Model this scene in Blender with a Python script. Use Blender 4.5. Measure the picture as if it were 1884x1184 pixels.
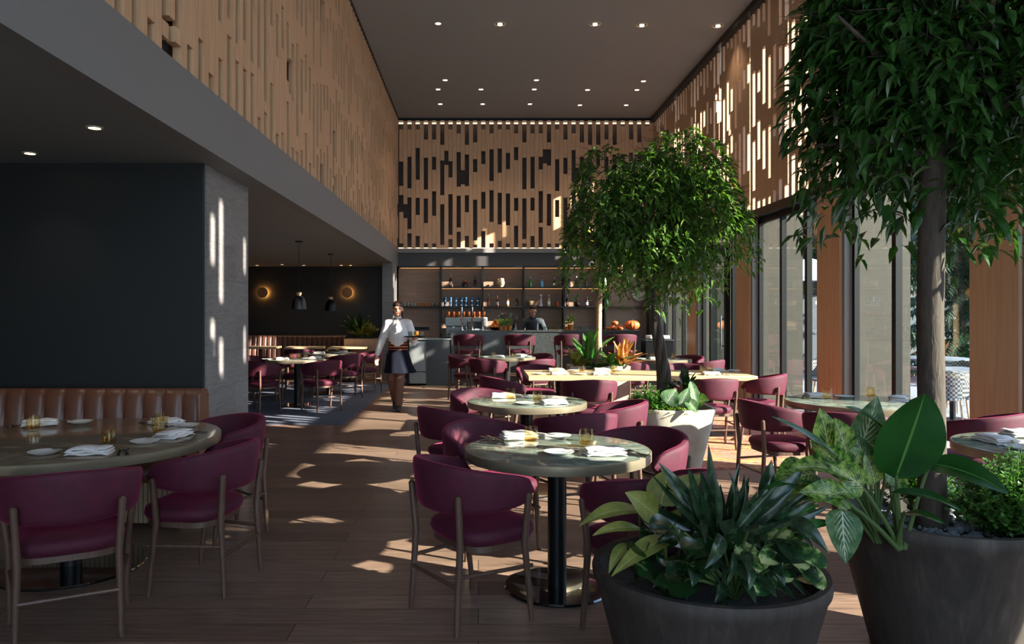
import bpy, bmesh, math, random
from mathutils import Vector, Matrix, Euler
from math import sin, cos, pi, radians as R

for o in list(bpy.data.objects): bpy.data.objects.remove(o)
S = bpy.context.scene
COL = S.collection
rnd = random.Random(11)

# ---------------------------------------------------------------- camera
cam = bpy.data.cameras.new('camera'); camo = bpy.data.objects.new('camera', cam); COL.objects.link(camo)
camo.location = (0, 0, 1.5); camo.rotation_euler = (R(90), 0, 0)
cam.sensor_width = 36; cam.lens = 1366*36/1884
cam.shift_x = 62/1884; cam.shift_y = -12/1884
cam.clip_start = .05; cam.clip_end = 300
S.camera = camo

# ---------------------------------------------------------------- world, sun, exposure
W = bpy.data.worlds.new('sky'); S.world = W; W.use_nodes = True
nt = W.node_tree; nt.nodes.clear()
wo = nt.nodes.new('ShaderNodeOutputWorld'); bg = nt.nodes.new('ShaderNodeBackground')
tc = nt.nodes.new('ShaderNodeTexCoord'); sp = nt.nodes.new('ShaderNodeSeparateXYZ'); cr = nt.nodes.new('ShaderNodeValToRGB')
cr.color_ramp.elements[0].position = 0.0; cr.color_ramp.elements[0].color = (.66, .72, .80, 1)
cr.color_ramp.elements[1].position = .55; cr.color_ramp.elements[1].color = (.20, .34, .62, 1)
nt.links.new(tc.outputs['Generated'], sp.inputs[0]); nt.links.new(sp.outputs['Z'], cr.inputs[0])
nt.links.new(cr.outputs[0], bg.inputs[0]); bg.inputs[1].default_value = 4.0
nt.links.new(bg.outputs[0], wo.inputs[0])
sun = bpy.data.lights.new('sun', 'SUN'); suno = bpy.data.objects.new('sun', sun); COL.objects.link(suno)
sun.energy = 16.0; sun.angle = R(.6); sun.color = (1, .90, .76)
SUN_DIR = Vector((1, -.48, .47)).normalized()
suno.rotation_euler = SUN_DIR.to_track_quat('Z', 'Y').to_euler(); suno.location = (20, -9, 14)
S.view_settings.view_transform = 'Standard'; S.view_settings.look = 'None'
S.view_settings.exposure = 0.95; S.view_settings.gamma = 1.0
S.cycles.use_denoising = True
S.cycles.max_bounces = 7; S.cycles.diffuse_bounces = 4; S.cycles.glossy_bounces = 3
S.cycles.transmission_bounces = 5; S.cycles.transparent_max_bounces = 12
S.cycles.sample_clamp_indirect = 6.0; S.cycles.caustics_reflective = False; S.cycles.caustics_refractive = False

# ---------------------------------------------------------------- helpers
def lin(c):
    return tuple((v/255/12.92 if v/255 <= .04045 else ((v/255+.055)/1.055)**2.4) for v in c)
def tag(o, label=None, cat=None, group=None, kind=None):
    if label: o['label'] = label
    if cat: o['category'] = cat
    if group: o['group'] = group
    if kind: o['kind'] = kind
    return o
def empty(name, loc=(0, 0, 0), rz=0, label=None, cat=None, group=None):
    o = bpy.data.objects.new(name, None); COL.objects.link(o); o.empty_display_size = .1
    o.location = loc; o.rotation_euler = (0, 0, rz)
    return tag(o, label, cat, group)
def copy_tree(o, parent=None):
    c = o.copy(); COL.objects.link(c); c.parent = parent
    for ch in [x for x in ALL_CH.get(o.name, [])]:
        copy_tree(ch, c)
    return c
ALL_CH = {}
def setp(o, parent):
    if parent is not None:
        o.parent = parent; ALL_CH.setdefault(parent.name, []).append(o)
def place(proto, used, loc, rz, label, group=None):
    """first call moves the prototype itself, later calls copy it with its parts"""
    if proto.name in used: o = copy_tree(proto)
    else: used.add(proto.name); o = proto
    o.location = loc; o.rotation_euler = (0, 0, rz); o['label'] = label
    if group: o['group'] = group
    return o
USED = set()

class MB:
    def __init__(s): s.v = []; s.f = []; s.m = []; s.uv = None; s.mi = 0
    def add(s, vs, fs, uvs=None):
        b = len(s.v); s.v += [tuple(v) for v in vs]; s.f += [tuple(i+b for i in f) for f in fs]; s.m += [s.mi]*len(fs)
        if uvs is not None:
            if s.uv is None: s.uv = [(0, 0)]*b
            s.uv += uvs
        elif s.uv is not None: s.uv += [(0, 0)]*len(vs)
    def box(s, x0, x1, y0, y1, z0, z1):
        vs = [(x, y, z) for x in (x0, x1) for y in (y0, y1) for z in (z0, z1)]
        s.add(vs, [(0, 1, 3, 2), (4, 6, 7, 5), (0, 4, 5, 1), (2, 3, 7, 6), (0, 2, 6, 4), (1, 5, 7, 3)]); return s
    def xbox(s, M, x0, x1, y0, y1, z0, z1):
        vs = [M @ Vector((x, y, z)) for x in (x0, x1) for y in (y0, y1) for z in (z0, z1)]
        s.add(vs, [(0, 1, 3, 2), (4, 6, 7, 5), (0, 4, 5, 1), (2, 3, 7, 6), (0, 2, 6, 4), (1, 5, 7, 3)]); return s
    def loft(s, rings, cap=True, closed=True):
        n = len(rings[0]); b = []; vs = []; fs = []
        for r in rings: vs += list(r)
        for i in range(len(rings)-1):
            for j in range(n if closed else n-1):
                k = (j+1) % n
                fs.append((i*n+j, i*n+k, (i+1)*n+k, (i+1)*n+j))
        if cap:
            fs.append(tuple(range(n-1, -1, -1))); fs.append(tuple((len(rings)-1)*n+j for j in range(n)))
        s.add(vs, fs); return s
    def tube(s, pts, rad, n=10, cap=True):
        pts = [Vector(p) for p in pts]
        if not hasattr(rad, '__len__'): rad = [rad]*len(pts)
        rings = []; up = Vector((0, 0, 1)); prev = None
        for i, p in enumerate(pts):
            t = (pts[min(i+1, len(pts)-1)]-pts[max(i-1, 0)])
            if t.length < 1e-9: t = Vector((0, 0, 1))
            t.normalize()
            if prev is None:
                a = t.cross(up)
                if a.length < 1e-3: a = Vector((1, 0, 0))
            else: a = prev - t*prev.dot(t)
            if a.length < 1e-6: a = Vector((1, 0, 0))
            a.normalize(); prev = a; b = t.cross(a)
            rings.append([p+(a*cos(2*pi*j/n)+b*sin(2*pi*j/n))*rad[i] for j in range(n)])
        return s.loft(rings, cap)
    def lathe(s, prof, c=(0, 0, 0), n=24, cap=True):
        rings = [[(c[0]+r*cos(2*pi*j/n), c[1]+r*sin(2*pi*j/n), c[2]+z) for j in range(n)] for r, z in prof]
        return s.loft(rings, cap)
    def sphere(s, c, r, n=12, m=8, noise=0):
        if not hasattr(r, '__len__'): r = (r, r, r)
        rings = []
        for i in range(m+1):
            a = -pi/2+pi*i/m; cc = max(cos(a), .01)
            rings.append([(c[0]+r[0]*cc*cos(2*pi*j/n), c[1]+r[1]*cc*sin(2*pi*j/n), c[2]+r[2]*sin(a)) for j in range(n)])
        return s.loft(rings)
    def grid(s, P, uv=True):
        nu = len(P); nv = len(P[0]); vs = [p for r in P for p in r]
        fs = [(i*nv+j, i*nv+j+1, (i+1)*nv+j+1, (i+1)*nv+j) for i in range(nu-1) for j in range(nv-1)]
        s.add(vs, fs, [(i/(nu-1), j/(nv-1)) for i in range(nu) for j in range(nv)] if uv else None); return s
    def build(s, name, mats, parent=None, smooth=True, bevel=0, angle=35, seg=2):
        me = bpy.data.meshes.new(name); me.from_pydata(s.v, [], s.f)
        if not isinstance(mats, (list, tuple)): mats = [mats]
        for m in mats: me.materials.append(m)
        if len(mats) > 1: me.polygons.foreach_set('material_index', s.m)
        if s.uv is not None:
            l = me.uv_layers.new(name='uv'); li = [0]*len(me.loops); me.loops.foreach_get('vertex_index', li)
            flat = []
            for i in li: flat += s.uv[i]
            l.data.foreach_set('uv', flat)
        if smooth:
            me.polygons.foreach_set('use_smooth', [True]*len(me.polygons))
        me.validate(); me.update()
        if smooth:
            try: me.set_sharp_from_angle(angle=R(angle))
            except Exception: pass
        o = bpy.data.objects.new(name, me); COL.objects.link(o); setp(o, parent)
        if bevel:
            b = o.modifiers.new('b', 'BEVEL'); b.width = bevel; b.segments = seg; b.limit_method = 'ANGLE'; b.angle_limit = R(40)
        return o
def boxo(name, m, x0, x1, y0, y1, z0, z1, parent=None, bevel=0):
    return MB().box(x0, x1, y0, y1, z0, z1).build(name, m, parent, smooth=bool(bevel), bevel=bevel)
def struct(o): o['kind'] = 'structure'; return o

# ---------------------------------------------------------------- materials
def newmat(name):
    m = bpy.data.materials.new(name); m.use_nodes = True; n = m.node_tree; b = n.nodes['Principled BSDF']; return m, n, b
def mat(name, c, rough=.5, metal=0, **kw):
    m, n, b = newmat(name); b.inputs['Base Color'].default_value = (*lin(c), 1)
    b.inputs['Roughness'].default_value = rough; b.inputs['Metallic'].default_value = metal
    for k, v in kw.items():
        if k == 'emit': b.inputs['Emission Color'].default_value = (*lin(v[0]), 1); b.inputs['Emission Strength'].default_value = v[1]
        if k == 'spec': b.inputs['Specular IOR Level'].default_value = v
        if k == 'trans': b.inputs['Transmission Weight'].default_value = v
        if k == 'sheen':
            b.inputs['Sheen Weight'].default_value = v[1]; b.inputs['Sheen Tint'].default_value = (*lin(v[0]), 1); b.inputs['Sheen Roughness'].default_value = .35
        if k == 'coat': b.inputs['Coat Weight'].default_value = v
    return m
def coords(n, scale=(1, 1, 1), out='Object'):
    t = n.nodes.new('ShaderNodeTexCoord'); mp = n.nodes.new('ShaderNodeMapping'); mp.inputs['Scale'].default_value = scale
    n.links.new(t.outputs[out], mp.inputs[0]); return mp.outputs[0]
def noise(n, vec, scale=5, detail=5, rough=.6, dist=0):
    x = n.nodes.new('ShaderNodeTexNoise'); x.inputs['Scale'].default_value = scale; x.inputs['Detail'].default_value = detail
    x.inputs['Roughness'].default_value = rough; x.inputs['Distortion'].default_value = dist
    if vec: n.links.new(vec, x.inputs['Vector'])
    return x.outputs['Fac']
def ramp(n, fac, stops):
    r = n.nodes.new('ShaderNodeValToRGB'); e = r.color_ramp.elements
    while len(e) < len(stops): e.new(.5)
    for i, (p, c) in enumerate(stops): e[i].position = p; e[i].color = (*lin(c), 1)
    n.links.new(fac, r.inputs[0]); return r.outputs[0]
def bump(n, b, fac, strength=.2, dist=.01):
    x = n.nodes.new('ShaderNodeBump'); x.inputs['Strength'].default_value = strength; x.inputs['Distance'].default_value = dist
    n.links.new(fac, x.inputs['Height']); n.links.new(x.outputs[0], b.inputs['Normal'])
def noisemat(name, stops, scale=(1, 1, 1), ns=5, rough=.5, bmp=0, dist=0, detail=5, metal=0, bd=.01, **kw):
    m = mat(name, (100, 100, 100), rough, metal, **kw); n = m.node_tree; b = n.nodes['Principled BSDF']
    f = noise(n, coords(n, scale), ns, detail, .6, dist)
    n.links.new(ramp(n, f, stops), b.inputs['Base Color'])
    if bmp: bump(n, b, f, bmp, bd)
    return m
def brickmat(name, c1, c2, cm, bw, rh, mortar, plane='XY', rough=.5, grain=(1, 14, 14), gs=3, gmix=.5, bmp=.2, off=.5):
    m = mat(name, c1, rough); n = m.node_tree; b = n.nodes['Principled BSDF']
    t = n.nodes.new('ShaderNodeTexCoord'); s = n.nodes.new('ShaderNodeSeparateXYZ'); c = n.nodes.new('ShaderNodeCombineXYZ')
    n.links.new(t.outputs['Object'], s.inputs[0])
    n.links.new(s.outputs[plane[0]], c.inputs[0]); n.links.new(s.outputs[plane[1]], c.inputs[1])
    br = n.nodes.new('ShaderNodeTexBrick'); br.offset = off; br.inputs['Scale'].default_value = 1
    br.inputs['Color1'].default_value = (*lin(c1), 1); br.inputs['Color2'].default_value = (*lin(c2), 1); br.inputs['Mortar'].default_value = (*lin(cm), 1)
    br.inputs['Brick Width'].default_value = bw; br.inputs['Row Height'].default_value = rh; br.inputs['Mortar Size'].default_value = mortar
    br.inputs['Mortar Smooth'].default_value = .1
    n.links.new(c.outputs[0], br.inputs[0])
    f = noise(n, coords(n, grain), gs, 6, .65, .6)
    mr = n.nodes.new('ShaderNodeMapRange'); mr.inputs[1].default_value = .3; mr.inputs[2].default_value = .7
    mr.inputs[3].default_value = 1-gmix; mr.inputs[4].default_value = 1+gmix*.6; n.links.new(f, mr.inputs[0])
    mx = n.nodes.new('ShaderNodeMix'); mx.data_type = 'RGBA'; mx.blend_type = 'MULTIPLY'; mx.inputs[0].default_value = 1
    n.links.new(br.outputs['Color'], mx.inputs[6]); n.links.new(mr.outputs[0], mx.inputs[7])
    n.links.new(mx.outputs[2], b.inputs['Base Color'])
    if bmp:
        iv = n.nodes.new('ShaderNodeMath'); iv.operation = 'SUBTRACT'; iv.inputs[0].default_value = 1; n.links.new(br.outputs['Fac'], iv.inputs[1])
        bump(n, b, iv.outputs[0], bmp, .004)
    return m
def wood(name, dark, light, axis='X', rough=.5, scale=2.5, bmp=.05):
    k = {'X': (1, 16, 16), 'Y': (16, 1, 16), 'Z': (16, 16, 1)}[axis]
    return noisemat(name, [(.3, dark), (.7, light)], k, scale, rough, bmp, .8)
def thin_glass(name, tint=(240, 246, 244), refl=.07, rough=0):
    m = bpy.data.materials.new(name); m.use_nodes = True; n = m.node_tree; n.nodes.clear()
    o = n.nodes.new('ShaderNodeOutputMaterial'); t = n.nodes.new('ShaderNodeBsdfTransparent'); g = n.nodes.new('ShaderNodeBsdfGlossy')
    t.inputs[0].default_value = (*lin(tint), 1); g.inputs['Roughness'].default_value = rough
    lw = n.nodes.new('ShaderNodeLayerWeight'); lw.inputs[0].default_value = .5
    pw = n.nodes.new('ShaderNodeMath'); pw.operation = 'POWER'; n.links.new(lw.outputs['Facing'], pw.inputs[0]); pw.inputs[1].default_value = 4.5
    fr = n.nodes.new('ShaderNodeMath'); fr.operation = 'MULTIPLY_ADD'; n.links.new(pw.outputs[0], fr.inputs[0]); fr.inputs[1].default_value = .85; fr.inputs[2].default_value = refl*.7
    mx = n.nodes.new('ShaderNodeMixShader'); n.links.new(fr.outputs[0], mx.inputs[0])
    n.links.new(t.outputs[0], mx.inputs[1]); n.links.new(g.outputs[0], mx.inputs[2]); n.links.new(mx.outputs[0], o.inputs[0]); return m
def leafmat(name, stops, rough=.35, trans=.35, ns=9, veins=None, tcol=None):
    m, n, b = newmat(name); b.inputs['Roughness'].default_value = rough
    f = noise(n, coords(n), ns, 4, .6, 0); col = ramp(n, f, stops)
    if veins:                                    # (colour, count, width, edge-noise) drawn from the leaf's own u,v
        t = n.nodes.new('ShaderNodeTexCoord'); s = n.nodes.new('ShaderNodeSeparateXYZ'); n.links.new(t.outputs['UV'], s.inputs[0])
        ab = n.nodes.new('ShaderNodeMath'); ab.operation = 'SUBTRACT'; n.links.new(s.outputs[1], ab.inputs[0]); ab.inputs[1].default_value = .5
        a2 = n.nodes.new('ShaderNodeMath'); a2.operation = 'ABSOLUTE'; n.links.new(ab.outputs[0], a2.inputs[0])
        k = n.nodes.new('ShaderNodeMath'); k.operation = 'MULTIPLY_ADD'; n.links.new(a2.outputs[0], k.inputs[0]); k.inputs[1].default_value = -1.1
        n.links.new(s.outputs[0], k.inputs[2])
        w = n.nodes.new('ShaderNodeMath'); w.operation = 'MULTIPLY'; n.links.new(k.outputs[0], w.inputs[0]); w.inputs[1].default_value = veins[1]*6.283
        sn = n.nodes.new('ShaderNodeMath'); sn.operation = 'SINE'; n.links.new(w.outputs[0], sn.inputs[0])
        ed = n.nodes.new('ShaderNodeMath'); ed.operation = 'MULTIPLY_ADD'; n.links.new(a2.outputs[0], ed.inputs[0]); ed.inputs[1].default_value = -veins[3]; n.links.new(sn.outputs[0], ed.inputs[2])
        n2 = noise(n, coords(n), 40, 3)
        ad = n.nodes.new('ShaderNodeMath'); ad.operation = 'ADD'; n.links.new(ed.outputs[0], ad.inputs[0]); n.links.new(n2, ad.inputs[1])
        mr = n.nodes.new('ShaderNodeMapRange'); mr.inputs[1].default_value = veins[2]; mr.inputs[2].default_value = veins[2]+.35; n.links.new(ad.outputs[0], mr.inputs[0])
        mid = n.nodes.new('ShaderNodeMath'); mid.operation = 'LESS_THAN'; n.links.new(a2.outputs[0], mid.inputs[0]); mid.inputs[1].default_value = .02
        mxx = n.nodes.new('ShaderNodeMath'); mxx.operation = 'MAXIMUM'; n.links.new(mr.outputs[0], mxx.inputs[0]); n.links.new(mid.outputs[0], mxx.inputs[1])
        mx = n.nodes.new('ShaderNodeMix'); mx.data_type = 'RGBA'; n.links.new(mxx.outputs[0], mx.inputs[0])
        n.links.new(col, mx.inputs[6]); mx.inputs[7].default_value = (*lin(veins[0]), 1); col = mx.outputs[2]
    n.links.new(col, b.inputs['Base Color'])
    tr = n.nodes.new('ShaderNodeBsdfTranslucent'); 
    g = n.nodes.new('ShaderNodeMix'); g.data_type = 'RGBA'; g.blend_type = 'MULTIPLY'; g.inputs[0].default_value = 1
    n.links.new(col, g.inputs[6]); g.inputs[7].default_value = (*lin(tcol or (235, 255, 120)), 1); n.links.new(g.outputs[2], tr.inputs[0])
    ms = n.nodes.new('ShaderNodeMixShader'); ms.inputs[0].default_value = trans
    n.links.new(b.outputs[0], ms.inputs[1]); n.links.new(tr.outputs[0], ms.inputs[2])
    n.links.new(ms.outputs[0], n.nodes['Material Output'].inputs[0]); return m

M = {}
M['floor'] = brickmat('oak_plank_floor', (150, 121, 106), (122, 97, 84), (52, 40, 34), 2.4, .19, .0025, 'XY', .33, (1.2, 18, 1), 2.5, .45, .25, .37)
M['ceiling'] = mat('warm_grey_ceiling_paint', (146, 149, 152), .6)
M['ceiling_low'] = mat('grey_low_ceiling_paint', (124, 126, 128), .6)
M['bulkhead'] = mat('grey_bulkhead_paint', (120, 119, 120), .6)
M['darkwall'] = mat('blue_black_wall_paint', (20, 23, 26), .5, 0, spec=.35)
M['darkwall2'] = mat('black_wall_paint', (26, 26, 29), .5)
M['tile'] = brickmat('grey_stone_tile', (128, 126, 126), (112, 110, 112), (96, 95, 96), 1.2, .3, .002, 'YZ', .55, (3, 3, 22), 2.2, .3, .1)
M['tileX'] = brickmat('grey_stone_tile_front', (128, 126, 126), (112, 110, 112), (96, 95, 96), 1.2, .3, .002, 'XZ', .55, (3, 3, 22), 2.2, .3, .1)
M['slat'] = wood('larch_slat_wood', (190, 148, 114), (212, 174, 138), 'Z', .5, 1.6)
M['pier'] = wood('cedar_pier_panel', (176, 140, 110), (192, 158, 128), 'Z', .5, 1.4)
M['backing'] = noisemat('dark_backing_board', [(.3, (58, 50, 50)), (.7, (84, 74, 72))], (2, 2, 20), 3, .7)
M['barback'] = brickmat('smoked_oak_bar_back', (164, 130, 108), (144, 114, 96), (90, 70, 58), 3.0, .33, .002, 'XZ', .5, (1, 1, 22), 2.2, .3, .05)
M['black'] = mat('black_steel', (26, 27, 30), .38, .6)
M['blackgloss'] = mat('black_lacquer', (20, 20, 22), .12, 0, coat=1)
M['frame'] = mat('window_frame_anthracite', (15, 16, 18), .5, 0, spec=.25)
M['glass'] = thin_glass('window_glass')
M['jamb'] = mat('pale_grey_jamb', (120, 114, 108), .5)
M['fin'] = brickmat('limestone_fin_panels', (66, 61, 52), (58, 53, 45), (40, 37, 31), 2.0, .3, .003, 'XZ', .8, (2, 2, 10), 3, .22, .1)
M['velvet'] = noisemat('wine_velvet', [(.3, (60, 4, 30)), (.7, (80, 7, 38))], (1, 1, 1), 14, .75, .05, 0, sheen=((228, 70, 128), .36))
M['legwood'] = wood('walnut_leg', (76, 54, 44), (98, 72, 60), 'Z', .45, 3)
M['marble'] = noisemat('sage_green_marble', [(.25, (98, 106, 99)), (.5, (114, 122, 113)), (.58, (152, 160, 148)), (.75, (106, 114, 106))], (1, 1.6, 1), 3.4, .08, 0, 2.2, detail=8)
M['edge'] = noisemat('brushed_brass_edge', [(.3, (138, 124, 104)), (.7, (162, 148, 126))], (1, 1, 10), 4, .38, 0, 0, metal=.6)
M['marble2'] = noisemat('tan_stone_top', [(.25, (98, 86, 72)), (.5, (130, 114, 96)), (.6, (150, 134, 112)), (.8, (104, 92, 78))], (1, 2.5, 1), 2.2, .1, 0, 1.6, detail=8)
M['oak'] = wood('pale_oak_table', (184, 156, 120), (204, 178, 142), 'X', .4, 2)
M['leather'] = noisemat('brown_leather', [(.3, (98, 62, 48)), (.7, (116, 75, 58))], (1, 1, 1), 12, .36, .08)
M['leather2'] = noisemat('dark_brown_leather', [(.3, (76, 48, 40)), (.7, (90, 58, 48))], (1, 1, 1), 12, .4, .08)
M['slatbase'] = wood('ribbed_oak_base', (142, 122, 100), (160, 138, 112), 'Z', .5, 2)
M['clay'] = noisemat('weathered_clay', [(.3, (44, 37, 33)), (.55, (60, 51, 46)), (.72, (80, 70, 64))], (5, 5, .5), 4, .7, .12, .4)
M['concrete'] = noisemat('pale_concrete', [(.3, (172, 160, 146)), (.7, (198, 186, 172))], (1, 1, 1), 6, .75, .08)
M['soil'] = noisemat('gravel_soil', [(.3, (40, 38, 38)), (.7, (74, 72, 72))], (1, 1, 1), 60, .9, .5)
M['stone'] = noisemat('grey_pebble', [(.3, (86, 92, 98)), (.7, (126, 132, 138))], (1, 1, 1), 20, .8, .2)
M['bark'] = noisemat('tree_bark', [(.3, (40, 31, 26)), (.7, (74, 60, 50))], (6, 6, 1.2), 6, .8, .6, 1)
M['barkpale'] = noisemat('pale_tree_bark', [(.3, (150, 122, 96)), (.7, (188, 160, 130))], (3, 3, 6), 6, .8, .3, 1)
M['china'] = mat('white_china', (225, 224, 222), .25)
M['linen'] = noisemat('white_linen_napkin', [(.3, (214, 208, 206)), (.7, (230, 225, 223))], (1, 1, 1), 60, .85, .1)
M['greylinen'] = noisemat('grey_linen_napkin', [(.3, (150, 142, 140)), (.7, (172, 164, 160))], (1, 1, 1), 60, .85, .1)
M['steel'] = mat('polished_steel', (190, 188, 184), .18, 1)
M['chrome'] = mat('chrome', (205, 208, 212), .1, 1)
M['copper'] = mat('copper', (210, 120, 70), .2, 1)
M['amber'] = thin_glass('amber_glass', (253, 248, 232))
M['clearglass'] = thin_glass('clear_glass', (228, 236, 234))
M['whiskey'] = thin_glass('amber_base_glass', (246, 222, 168))
M['rugblue'] = noisemat('blue_grey_rug', [(.3, (70, 78, 98)), (.46, (86, 94, 114)), (.52, (104, 110, 126)), (.6, (72, 80, 98))], (3, 14, 1), 1.6, .95, .2, .6)
M['metalpan'] = mat('brushed_steel_panel', (140, 146, 148), .42, .5)
M['granite'] = noisemat('black_granite', [(.42, (26, 27, 29)), (.56, (58, 60, 62)), (.66, (110, 112, 114))], (1, 1, 1), 90, .3)
M['whitelight'] = mat('downlight_lens', (255, 240, 210), .5, 0, emit=((255, 226, 180), 6))
M['led'] = mat('led_strip', (255, 235, 215), .5, 0, emit=((255, 216, 178), 1.2))
M['ledwarm'] = mat('warm_led_strip', (255, 210, 160), .5, 0, emit=((255, 190, 120), .55))
M['trimring'] = mat('downlight_ring', (190, 180, 166), .4)
M['copperlamp'] = mat('bronze_disc', (120, 88, 60), .4, .5)
M['upfin_lit'] = mat('sunlit_upper_fin', (158, 150, 130), .8)  # same fin stone painted paler to carry sunlight seen through the slots
M['snow'] = noisemat('pale_paving', [(.3, (120, 120, 122)), (.7, (138, 138, 140))], (1, 1, 1), 3, .9)
M['wallout'] = mat('grey_garden_wall', (92, 96, 102), .8)
M['needle'] = leafmat('conifer_needles', [(.3, (24, 46, 34)), (.7, (52, 84, 58))], .6, .15, 3)
M['ficus'] = leafmat('ficus_leaf', [(.3, (50, 82, 36)), (.55, (84, 120, 54)), (.75, (140, 166, 88))], .26, .4, 10)
M['ficus_shaded'] = leafmat('shaded_ficus_leaf', [(.3, (28, 56, 24)), (.55, (50, 86, 38)), (.75, (84, 122, 56))], .26, .38, 8)  # fig leaf darkened to paint in the shade on the big tree
# patterned rug
m, n, b = newmat('abstract_patterned_rug'); b.inputs['Roughness'].default_value = .95
vc = n.nodes.new('ShaderNodeTexVoronoi'); vc.inputs['Scale'].default_value = 3.0
f = noise(n, coords(n, (1, 2.2, 1)), 2.4, 5, .7, 2.5)
n.links.new(ramp(n, f, [(.25, (70, 34, 40)), (.4, (176, 86, 62)), (.48, (204, 150, 132)), (.53, (190, 72, 52)), (.6, (214, 178, 76)), (.68, (168, 170, 168)), (.8, (96, 44, 50))]), b.inputs['Base Color'])
n.nodes.remove(vc); M['rugred'] = m
# ---------------------------------------------------------------- the setting
ZC, ZB, ZS = 6.32, 3.15, 2.70          # high ceiling, top of bulkhead band, low soffit
XL, XR, YB = -1.96, 4.30, 18.2
struct(boxo('floor', M['floor'], -8, 4.5, -4, 18.4, -.1, 0))
struct(boxo('ceiling', M['ceiling'], XL-.3, 5.9, -4, 18.6, ZC, ZC+.2))  # right edge runs past the wall as unseen overhang, widened to block sun
struct(boxo('ceiling_low', M['ceiling_low'], -8, XL-.14, -4, YB, ZS, ZS+.2))
struct(boxo('trim_1', M['bulkhead'], XL-.14, XL, -4, YB, ZS, ZB))
struct(boxo('wall_upper_left', M['backing'], XL-.35, XL-.25, -4, 18.6, ZS+.2, ZC))
struct(boxo('wall_left', M['darkwall2'], -8.2, -8, -4, 18.4, -.1, 2.9))
struct(boxo('wall_rear', M['darkwall2'], -8, -7.4, -4.2, -4, -.1, 6.5)); struct(boxo('wall_rear_head', M['darkwall2'], -8, -1.9, -4.2, -4, ZS, 6.5)); struct(boxo('wall_rear_panel', M['darkwall2'], -6.0, -2.0, -4.2, -4, -.1, ZS))
w = empty('window_7', (0, 0, 0)); struct(w)  # unseen rear glazing, added to let fill light into the room
for a, b, top in ((-7.4, -6.0, 2.7), (-2.0, 1.1, 6.3), (1.1, 4.3, 6.3)):
    MB().box(a, a+.06, -4.12, -4.04, 0, top).box(b-.06, b, -4.12, -4.04, 0, top).box(a, b, -4.12, -4.04, 0, .07).box(a, b, -4.12, -4.04, top-.07, top).build('window_frame', M['frame'], w, smooth=False)
    MB().box(a+.06, b-.06, -4.08, -4.078, .07, top-.07).build('pane', M['glass'], w, smooth=False)
struct(boxo('wall_near_left', M['darkwall'], -8, -2.175, 5.85, 5.9, 0, ZS))
struct(boxo('wall_stub', M['tile'], -3.2, -2.16, 5.9, 6.97, 0, ZS))
struct(boxo('wall_wing_back', M['darkwall2'], -8, -2.2, YB, YB+.2, 0, ZS))
struct(boxo('wall_bar_left', M['tile'], -2.2, XL, 17.0, YB, 0, ZS))
struct(boxo('wall_back', M['barback'], -2.2, 4.3, YB, YB+.2, 0, ZS))
struct(boxo('wall_upper_back', M['backing'], XL-.3, 4.6, YB+.25, YB+.4, ZS, ZC))
struct(boxo('trim_2', mat('charcoal_bulkhead_panel', (62, 60, 62), .5), XL, XR, YB-.02, YB+.25, ZS, 3.03))
struct(boxo('trim_3', M['bulkhead'], XL, XR, YB-.10, YB+.25, 3.03, 3.13))
# dark slot trims where the ceiling meets the walls
struct(boxo('trim_4', M['black'], XR-.10, XR+.05, -4, YB, ZC-.10, ZC))
struct(boxo('trim_5', M['black'], XL, XR, YB-.06, YB+.25, ZC-.06, ZC))
struct(boxo('trim_6', M['black'], XL-.02, XL+.02, -4, YB, ZC-.03, ZC))
mb = MB(); 
struct(boxo('baseboard_left', M['black'], -8, -2.2, YB-.02, YB, 0, .1))
struct(boxo('baseboard_near', M['black'], -8, -2.175, 5.83, 5.85, 0, .1))

# slatted timber screens
def screen(name, label, axis, a0, a1, face, back, z0, z1, seed, sgn=1):
    rr = random.Random(seed); m = MB(); H = z1-z0; n = int(round((a1-a0)/.1)); p = (a1-a0)/n; prev = False
    for k in range(n):
        u0 = a0+k*p+.002; u1 = a0+(k+1)*p-.002
        gaps = []
        if k % 2 == 0:
            t = rr.choice([.12, .2, .3, .45, .52, .58]); gaps.append((H-t, H+.01))
            l = rr.choice([.32, .4, .6, .78, .85]); a = H-.62-rr.random()*.38; a = min(a, H-t-.12); gaps.append((a-l, a))
            top = a-l-.22
            l = rr.choice([.32, .42, .6, .78, 1.0]); b = min(top, H*.47-rr.random()*.3); gaps.append((b-l, b))
            c = min(rr.choice([.12, .18, .3, .42, .55]), b-l-.1)
            if c > .05: gaps.append((-.01, c))
        elif rr.random() < .14:
            a = H*(.2+.6*rr.random()); gaps.append((a-.35, a))
            if rr.random() < .4: gaps.append((-.01, .25))
        gaps.sort(); z = 0; segs = []
        for g0, g1 in gaps:
            if g0 > z: segs.append((z, g0))
            z = max(z, g1)
        if z < H: segs.append((z, H))
        for s0, s1 in segs:
            if axis == 'Y': m.box(min(face, back), max(face, back), u0, u1, z0+s0, z0+s1)
            else: m.box(u0, u1, min(face, back), max(face, back), z0+s0, z0+s1)
    o = m.build(name, M['slat'], None, smooth=False)
    return tag(o, label, 'screen')
screen('slat_screen', 'pale timber slat screen with staggered slots on the left upper wall above the grey bulkhead', 'Y', 1.0, YB, XL, XL-.06, ZB, ZC-.03, 5)
screen('slat_screen', 'pale timber slat screen with staggered slots on the back wall above the bar', 'X', XL+.02, XR, YB, YB+.06, ZB, ZC-.06, 8)
seams = [1.85, 4.0, 5.9, 8.85, 10.3, 11.75, 13.25, 14.7, 16.2, 18.2]
pos = ['nearest the camera', 'second nearest the camera', 'third nearest the camera', 'fourth nearest the camera', 'fifth from the camera', 'fourth from the back wall', 'third from the back wall', 'second from the back wall']
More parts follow.
